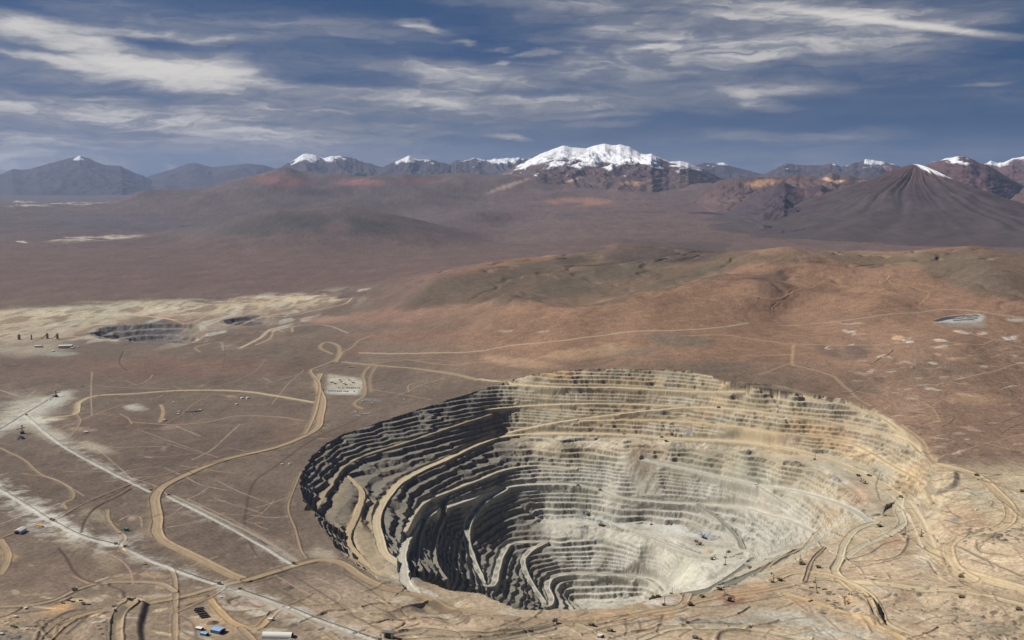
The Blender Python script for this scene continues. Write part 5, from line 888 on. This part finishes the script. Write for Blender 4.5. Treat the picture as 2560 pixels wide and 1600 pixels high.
def drill(px, py, head, label):
    t = thing('drill_rig', px, py, head, label, 'drill rig', 'blast hole drills with tall masts')
    for y in (-2.0, 2.0): MB().prism([(-3.6, .3), (-3, 0), (3, 0), (3.6, .3), (3.6, 1.1), (3, 1.5), (-3, 1.5), (-3.6, 1.1)], y - .6, y + .6, 'y').build('track', 'dark', t)
    MB().box((-.8, 0, 3.2), (9, 4.4, 3.2)).box((-2.5, 0, 5.2), (4.5, 3.6, .8)).build('machine_house', 'dusty', t)
    MB().box((4.4, -1.3, 3.6), (1.8, 1.7, 2.6)).build('cab', 'steel', t)
    m = MB()
    for a, b in ((-.6, -.6), (.6, -.6), (.6, .6), (-.6, .6)): m.bar((3.4 + a, .6 + b, 1.5), (3.4 + a, .6 + b, 21.5), .32)
    for k in range(10): z0 = 1.6 + k * 2; m.bar((2.8, 0, z0), (4.0, 1.2, z0 + 2), .2).bar((4.0, 0, z0), (2.8, 1.2, z0 + 2), .2)
    m.box((3.4, .6, 21.6), (1.7, 1.7, .5)).build('mast', 'dark', t)
    return t
DR = [(1812, 1413, 30, 'drill rig on the wide pale bench above the dark ramp'), (1678, 1485, 0, 'drill rig at the pit lip, right of the two by the white stain'), (1659, 1513, 20, 'drill rig beside the white stain on the orange pit lip'), (2036, 1149, 20, 'drill rig on the pale terrace below the broad tan road'), (1628, 1312, 10, 'drill rig at the front of the white bench'), (1606, 1299, 0, 'small drill rig at the back of the white bench'),
      (1560, 1086, 0, 'drill rig on the broad tan road of the far wall'), (2260, 1337, 0, 'tall drill rig on the orange spur between the right foreground roads'), (2302, 1341, 40, 'drill rig at the head of the pale grey ramp on the right'), (1931, 1456, 0, 'drill rig by the dark hole in the orange ground'), (2042, 1482, 90, 'drill rig standing at the scrap yard of the right foreground'), (2036, 1457, 0, 'slim drill rig above the scrap yard of the right foreground'), (1234, 1096, 0, 'left drill rig of the pair at the corner of the tan road'), (1246, 1098, 10, 'right drill rig of the pair at the corner of the tan road'), (1813, 1395, 0, 'drill rig close to the road curve on the pale bench')]
dr0 = drill(*DR[0])
for x, y, h, lb in DR[1:]: dup(dr0, x, y, h, lb, 'blast hole drills with tall masts', .75 if 'small' in lb or 'slim' in lb or 'pair' in lb else 1.0)
# --- buildings
def gable(name, px, py, head, lx, ly, h, rise, wall, roof, label, cat='building', doors=1, group=None, dz=0.0):
    t = thing(name, px, py, head, label, cat, group, dz=dz)
    y = ly / 2; MB().prism([(-y, -3), (y, -3), (y, h), (0, h + rise), (-y, h)], -lx / 2, lx / 2).build('wall', wall, t)
    MB().prism([(-y - .5, h + .1), (0, h + rise + .25), (y + .5, h + .1), (y + .5, h + .45), (0, h + rise + .6), (-y - .5, h + .45)], -lx / 2 - .5, lx / 2 + .5).build('roof', roof, t)
    for k in range(doors): MB().box((lx / 2 + .05, (k - (doors - 1) / 2) * ly * .4, h * .42), (.3, ly * (.6 if doors == 1 else .28), h * .84)).build('door', 'black', t)
    return t
gable('storage_shed', 51, 1331, -97, 34, 20, 9, 4, 'white', 'white', 'white gabled storage shed with a dark open end beside the left access road')
def arch_hall(px, py, head, lx, ly, h, label):
    t = thing('arched_hall', px, py, head, label, 'building'); n = 14
    pr = [(math.cos(math.pi * k / n) * ly / 2, max(math.sin(math.pi * k / n), 0) ** .8 * h) for k in range(n + 1)]; MB().prism(pr, -lx / 2, lx / 2).build('roof', 'white', t)
    MB().prism([(a * .98, b * .98) for a, b in pr], lx / 2, lx / 2 + .4).build('end_wall', 'dark', t); MB().box((lx / 2 + .5, 0, h * .3), (.3, ly * .4, h * .6)).build('door', 'black', t); MB().box((0, 0, -1), (lx + 2, ly + 2, 2.2)).build('base', 'concrete', t)
    return t
arch_hall(694, 1592, -3, 68, 22, 11, 'long white arched hall with a dark round end at the bottom left')
gable('workshop', 545, 1580, -24, 26, 22, 8, 1.6, 'navy', 'blue', 'large workshop with a pale blue roof and dark blue walls beside the small pair')
gable('office_building', 499, 1574, -22, 16, 11, 5, .8, 'navy', 'white', 'small building with a whitish roof behind the blue roofed one')
gable('office_building', 511, 1587, -24, 17, 11, 5, .8, 'navy', 'blue', 'small building with a plain blue roof left of the large workshop')
def shelter(px, py, head, label):
    t = thing('transfer_station', px, py, head, label, 'transfer station')
    MB().box((-8, 0, 5), (3, 12, 12)).build('wall', 'ochre', t); MB().box((9, 0, 5), (4, 12, 12)).build('wall', 'ochre', t); MB().prism([(-14, 11.2), (14, 11.2), (14, 13), (-14, 13)], -7, 7, 'y').build('roof', 'steel', t); MB().box((0, 2, 3), (13, 7, 8)).build('chute', 'dark', t); MB().box((15, 1, 12), (5, 2, .8)).build('walkway', 'dark', t)
shelter(971, 1592, -8, 'ochre transfer station with a flat grey roof at the bottom edge')
g = thing('pump_house', 316, 1327, -15, 'green pump house on the small pad left of the main haul road', 'building'); MB().box((0, 0, 4), (11, 9, 8)).build('wall', 'green', g); MB().box((0, 0, 8.2), (12, 10, .5)).build('roof', 'green', g); MB().box((0, -4.6, 2), (3, .3, 4)).build('door', 'black', g)
def container(px, py, head, mat, label, lx=12, group='containers and skips', cat='container', scale=1.0):
    t = thing('container', px, py, head, label, cat, group, scale); b = MB().box((0, 0, 1.2), (lx, 2.8, 3.0))
    for k in range(int(lx)): b.box((-lx / 2 + .5 + k, 0, 1.2), (.35, 2.95, 2.7))
    b.build('body', mat, t); MB().box((lx / 2 + .06, 0, 1.2), (.15, 2.5, 2.6)).build('door', 'steel', t); return t
ct = container(302, 1333, 15, 'cream', 'long cream container beside the green pump house', 18)
container(879, 919, 0, 'yellow', 'long yellow container alone beside the road above the fenced machine yard', 20, scale=1.5)
container(99, 1316, -30, 'yellow', 'wide yellow stack at the corner of the white shed yard', 16, scale=1.8)
container(107, 1551, -8, 'yellow', 'small yellow container in the scrap field at the lower left', 8)
dk = container(476 + 22, 1522, 22, 'liner', 'rearmost of the dark long boxes in the row above the round dark heap', 18, 'dark boxes in a row', scale=1.2)
for k, (x, y) in enumerate([(496, 1526), (500, 1530), (506, 1535), (510, 1540), (514, 1544)]): dup(dk, x, y, 22, ['second dark long box from the rear in the row above the round heap', 'third dark long box from the rear in the row above the round heap', 'third dark long box from the front in the row above the round heap', 'second dark long box from the front in the row above the round heap', 'front dark long box of the row, nearest the round heap'][k], 'dark boxes in a row', 1.2)
ds = container(158, 1509, -10, 'dark', 'dark skip at the left end of the orange yard', 9, 'dark skips on the orange yard')
for x, y, lb in [(173, 1503, 'dark skip second from the left on the orange yard'), (183, 1505, 'dark skip third from the left on the orange yard'), (202, 1502, 'dark skip at the back right of the orange yard'), (207, 1508, 'dark skip in the middle right of the orange yard'), (211, 1512, 'dark skip in front at the right of the orange yard'), (222, 1512, 'dark skip at the right end of the orange yard'), (31, 1566, 'left dark skip of the pair among the scrap heaps'), (40, 1568, 'right dark skip of the pair among the scrap heaps')]: dup(ds, x, y, rng.uniform(-15, 10), lb, 'dark skips on the orange yard')
hut = gable('site_hut', 38, 1543, 10, 8, 5, 3, .6, 'white', 'white', 'small white hut among the scrap at the lower left edge', 'hut', group='small white huts')
for x, y, h, lb, s in [(67, 1573, 20, 'small white hut in the middle of the grey scrap field', .8), (64, 1522, 60, 'small white hut on the verge of the curving lower left road', 1.0), (3, 1586, 10, 'white hut cut by the left edge in the scrap field', 1.0), (411, 1051, -10, 'white hut on the pinkish pad of the inner plain', 1.4), (446, 1036, 5, 'white hut in front of the low sheds on the inner plain', 1.3), (447, 1030, 5, 'white hut behind its twin among the low sheds on the inner plain', 1.3),
    (501, 1026, 0, 'white hut right of the low sheds on the inner plain', 1.2), (215, 1082, 10, 'white hut at the edge of the pale dust field', 1.6), (705, 1162, 10, 'white hut left of the pit rim by the rim track', 1.1), (724, 1160, 30, 'white hut nearest the left pit rim', 1.0), (1010, 1000, 0, 'white hut near the fork below the machine yard', 1.0), (930, 1009, 10, 'right white hut below the machine yard', 1.0), (906, 1004, 10, 'left white hut below the machine yard beside a dark pond', 1.0),
    (133, 879, 0, 'white hut in front of the long white plant building', 2.0), (180, 872, 10, 'white hut right of the long white plant building', 2.0), (195, 868, 10, 'farthest right white hut by the plant at the left', 1.6), (552, 1494, 0, 'tiny white hut by the junction above the round pit', .7), (676, 1550, 0, 'white hut on the bank above the long arched hall', 1.2), (2441, 1275, 0, 'small orange roofed hut in the loop of the right haul road', 1.0), (147, 1262, 0, 'hut at the start of the short spur near the left access road', .7)]:
    dup(hut, x, y, h, lb, 'small white huts', s)
gable('plant_building', 164, 870, 12, 78, 26, 16, 4, 'cream', 'white', 'long white plant building at the left, in front of the pale dumps', 'building', 2)
gable('plant_building', 96, 868, 10, 40, 24, 10, 3, 'cream', 'cream', 'lower dull building left of the long white plant building', 'building', 1)
sheds = gable('low_shed', 493, 1028, 4, 18, 9, 4, 1, 'cream', 'steel', 'low grey shed at the end of the row on the inner plain', 'shed', group='low sheds on the inner plain')
dup(sheds, 482, 1029, 8, 'low grey shed in the middle of the row on the inner plain', 'low sheds on the inner plain'); dup(sheds, 468, 1030, 0, 'low grey shed next to the white huts on the inner plain', 'low sheds on the inner plain')
fab = container(908, 1036, 10, 'white', 'white cabin at the left of the cabin cluster by the pit rim', 14, 'white cabins by the rim', 'cabin', 1.2)
for x, y, h, lb in [(880, 1034, 10, 'white cabin standing apart left of the cluster by the pit rim'), (888, 1030, -20, 'white cabin at the back of the cluster by the pit rim'), (918, 1036, 10, 'white cabin in the middle of the cluster by the pit rim'), (924, 1034, 12, 'white cabin at the right of the cluster by the pit rim'), (895, 1040, -15, 'white cabin in front of the cluster by the pit rim')]: dup(fab, x, y, h, lb, 'white cabins by the rim', 1.2)
def tank(px, py, r, h, label, mat='white', group='storage tanks'):
    t = thing('storage_tank', px, py, 0, label, 'tank', group); MB().cyl((0, 0, -2), (0, 0, h), r, n=24).build('shell', mat, t); MB().cyl((0, 0, h), (0, 0, h + r * .18), r * 1.02, r * .1, n=24).build('roof', mat, t); MB().bar((r + .2, 0, 0), (r + .2, 0, h), .5, .2).build('ladder', 'dark', t); return t
tk = tank(605, 997, 7, 7, 'left white tank of the pair on the plain below the pale road'); dup(tk, 619, 997, 0, 'right white tank of the pair on the plain below the pale road', 'storage tanks'); dup(tk, 591, 1012, 0, 'single white tank with a dark bund below the pair', 'storage tanks', .8); dup(tk, 434, 1006, 0, 'white tank beside the pale patch on the inner plain', 'storage tanks', .5)
# dark sheeted heap and stacker on the dust field
def stacker(px, py, head, label, arm=46, hgt=26):
    t = thing('stacker', px, py, head, label, 'stacker'); MB().box((0, 0, 4), (14, 12, 10)).build('base', 'dark', t); m = MB()
    for a in (-3, 3):
        for b in (-3, 3): m.bar((a, b, 8), (a * .5, b * .5, hgt), .9)
    m.box((0, 0, hgt), (6, 5, 4)).build('tower', 'dark', t); MB().bar((-arm, 0, hgt * .55), (arm * .5, 0, hgt * .8), 3, 2.4).build('boom', 'steel', t); MB().bar((0, 0, hgt + 2), (-arm, 0, hgt * .58), .4).build('stay_cable', 'dark', t)
stacker(140, 992, 38, 'dark crusher tower and stacker at the head of the left conveyor'); stacker(56, 1084, 15, 'stacker with a tall tower beside the dark heap at the far left', 22, 32)
for k, (x, y, lb) in enumerate([(48, 849, 'dark plant tower, leftmost of the four at the old workings'), (79, 850, 'slim dark plant tower, second from the left at the old workings'), (118, 846, 'dark plant tower with a sloping arm, third from the left at the old workings'), (143, 847, 'dark plant tower with a sloping arm, rightmost at the old workings')]):
    t = thing('plant_tower', x, y, 20 * k, lb, 'tower', 'dark towers at the old workings'); MB().box((0, 0, 14), (14 if k != 1 else 8, 12 if k != 1 else 8, 34)).build('body', 'dusty', t)
    if k > 1: MB().bar((-40, 0, 2), (-4, 0, 26), 5, 4).build('conveyor_arm', 'dusty', t)
    MB().box((0, 0, 32), (8, 7, 5)).build('head_house', 'steel', t)
# --- overland conveyors
CL = ['overland conveyor running down the left plain from the dust field to the haul road', 'overland conveyor between the big haul road and the junction left of the pit', 'overland conveyor with wide white dust cut by the left edge', 'short overland conveyor below the white shed road', 'overland conveyor from the pump house track to the haul road junction', 'overland conveyor from the junction down to the ochre transfer station', 'conveyor crossing the pale dust field up to the crusher tower']
for k, pts in enumerate(CONV):
    S = gline(pts, 24.0); n = len(S); o = S[n // 2].copy(); e = bpy.data.objects.new('conveyor', None); COL.objects.link(e); e.location = o; e['label'] = CL[k]; e['category'] = 'conveyor'; e['group'] = 'overland conveyors'
    W = S - o; up = 1.7; b = MB(); r1 = MB(); hd = MB()
    for i in range(n - 1):
        p, q = W[i].copy(), W[i + 1].copy(); p[2] += up; q[2] += up; b.bar(p, q, 2.2, .5); r1.bar(p + (0, 0, .7), q + (0, 0, .7), 1.8, .35)
    b.build('frame', 'concrete', e); r1.build('belt', 'belt', e)
    st = max(1, n // 44)
    for i in range(0, n, st): p = W[i]; MB().bar(p + (-.9, 0, -1.5), p + (-.6, 0, up), .4).bar(p + (.9, 0, -1.5), p + (.6, 0, up), .4).build('trestle', 'steel', e)
    for i in (0, n - 1):
        if 0 < pts[0][0] or i: MB().box(W[i] + (0, 0, 2.5), (8, 6, 8)).build('head_house', 'dusty', e)
# --- machine yard
def flatbed(px, py, head, label, mat='dark', scale=1.0):
    t = thing('parked_machine', px, py, head, label, 'machine', 'machines parked in the fenced yard', scale)
    MB().box((0, 0, 1.6), (10, 3.0, 1.0)).build('frame', 'dark', t); MB().box((-1.5, 0, 2.8), (6.5, 2.8, 1.6)).build('body', mat, t); MB().box((3.8, 0, 3.0), (2.2, 2.8, 2.4)).build('cab', 'steel', t)
    for x in (-3.4, 3.4):
        for y in (-1.5, 1.5): MB().cyl((x, y - .45, 1.0), (x, y + .45, 1.0), 1.0, n=12).build('wheel', 'rubber', t)
    return t
YL = [(822 + 5 * k, 978, 'front') for k in range(4)] + [(843 + 5 * k, 978.5, 'front') for k in range(3)] + [(860 + 4.6 * k, 979, 'front') for k in range(3)] + [(885, 979, 'front')] + [(847, 970, 'rear'), (857, 970, 'rear')] + [(868 + 5 * k, 970.5, 'rear') for k in range(7)]
NUM = ['leftmost', 'second', 'third', 'fourth', 'fifth', 'sixth', 'seventh', 'eighth', 'ninth', 'tenth', 'rightmost']
fb0 = None; cnt = {'front': 0, 'rear': 0}
for x, y, row in YL:
    tot = sum(1 for q in YL if q[2] == row); i = cnt[row]; cnt[row] += 1; w = 'rightmost' if i == tot - 1 else NUM[i] + ('' if i == 0 else ' from the left')
    lb = 'dark machine parked %s in the %s row of the yard' % (w, row)
    if fb0 is None: fb0 = flatbed(x, y, 92, lb, scale=1.1)
    else: dup(fb0, x, y, 92 + rng.uniform(-6, 6), lb, None, 1.1)
pl = flatbed(852, 955, 30, 'pale machine among the scrap at the middle of the yard', 'white', 1.2)
for x, y, h, lb in [(880, 955, 150, 'pale machine at the right of the scrap in the yard'), (860, 959, 10, 'pale machine in front of the scrap in the yard')]: dup(pl, x, y, h, lb, None, 1.2)
for x, y, h, lb in [(830, 957, 20, 'dark machine at the left of the scrap in the yard'), (838, 960, -30, 'dark machine lying askew left of the scrap in the yard'), (850, 951, -40, 'dark machine at the back of the scrap in the yard'), (873, 951, -50, 'dark machine angled at the back right of the yard'), (865, 962, 10, 'dark machine in front of the pale ones in the yard'), (884, 958, 5, 'dark machine at the right end of the scrap in the yard')]: dup(fb0, x, y, h, lb, None, 1.3)
# scrap and small plant of the right foreground
sk = container(2061, 1474, 10, 'rust', 'long rusty skip in the scrap yard of the right foreground', 14, 'scrap yard skips')
for x, y, h, lb, s in [(2046, 1470, 10, 'rusty skip at the left back of the scrap yard', .8), (2028, 1470, 0, 'rusty skip left of the tall drill at the scrap yard', .9), (2072, 1486, -10, 'rusty skip in the middle of the scrap yard', .9), (2084, 1486, 20, 'rusty skip beside the heap in the scrap yard', .7), (2122, 1486, 60, 'rusty skip at the right back of the scrap yard', .9), (2128, 1487, 70, 'rusty skip behind the grey rubble of the scrap yard', .9), (2114, 1493, 10, 'rusty skip left of the grey rubble of the scrap yard', .7), (2070, 1503, 0, 'rusty skip at the front left of the scrap yard', .8), (2090, 1508, -20, 'rusty skip at the front middle of the scrap yard', .9), (2122, 1509, 40, 'rusty skip in front of the grey rubble of the scrap yard', .9), (2026, 1503, 30, 'rusty skip by the gate of the scrap yard', 1.0), (2212, 1290, 10, 'rusty skip sunk in the dark rubble pit above the right wall', .9), (363, 1412, 5, 'skip at the roadside above the lower left crossing', .8), (1826, 1393, 0, 'skip left of the road curve on the pale bench', .6), (1834, 1392, 10, 'skip in the middle of the row on the pale bench', .6), (1852, 1396, 20, 'skip at the right of the row on the pale bench', .6), (1667, 1311, 0, 'skip left of two on the white bench', .5), (1678, 1313, 0, 'skip right of two on the white bench', .5)]: dup(sk, x, y, h, lb, None, s)
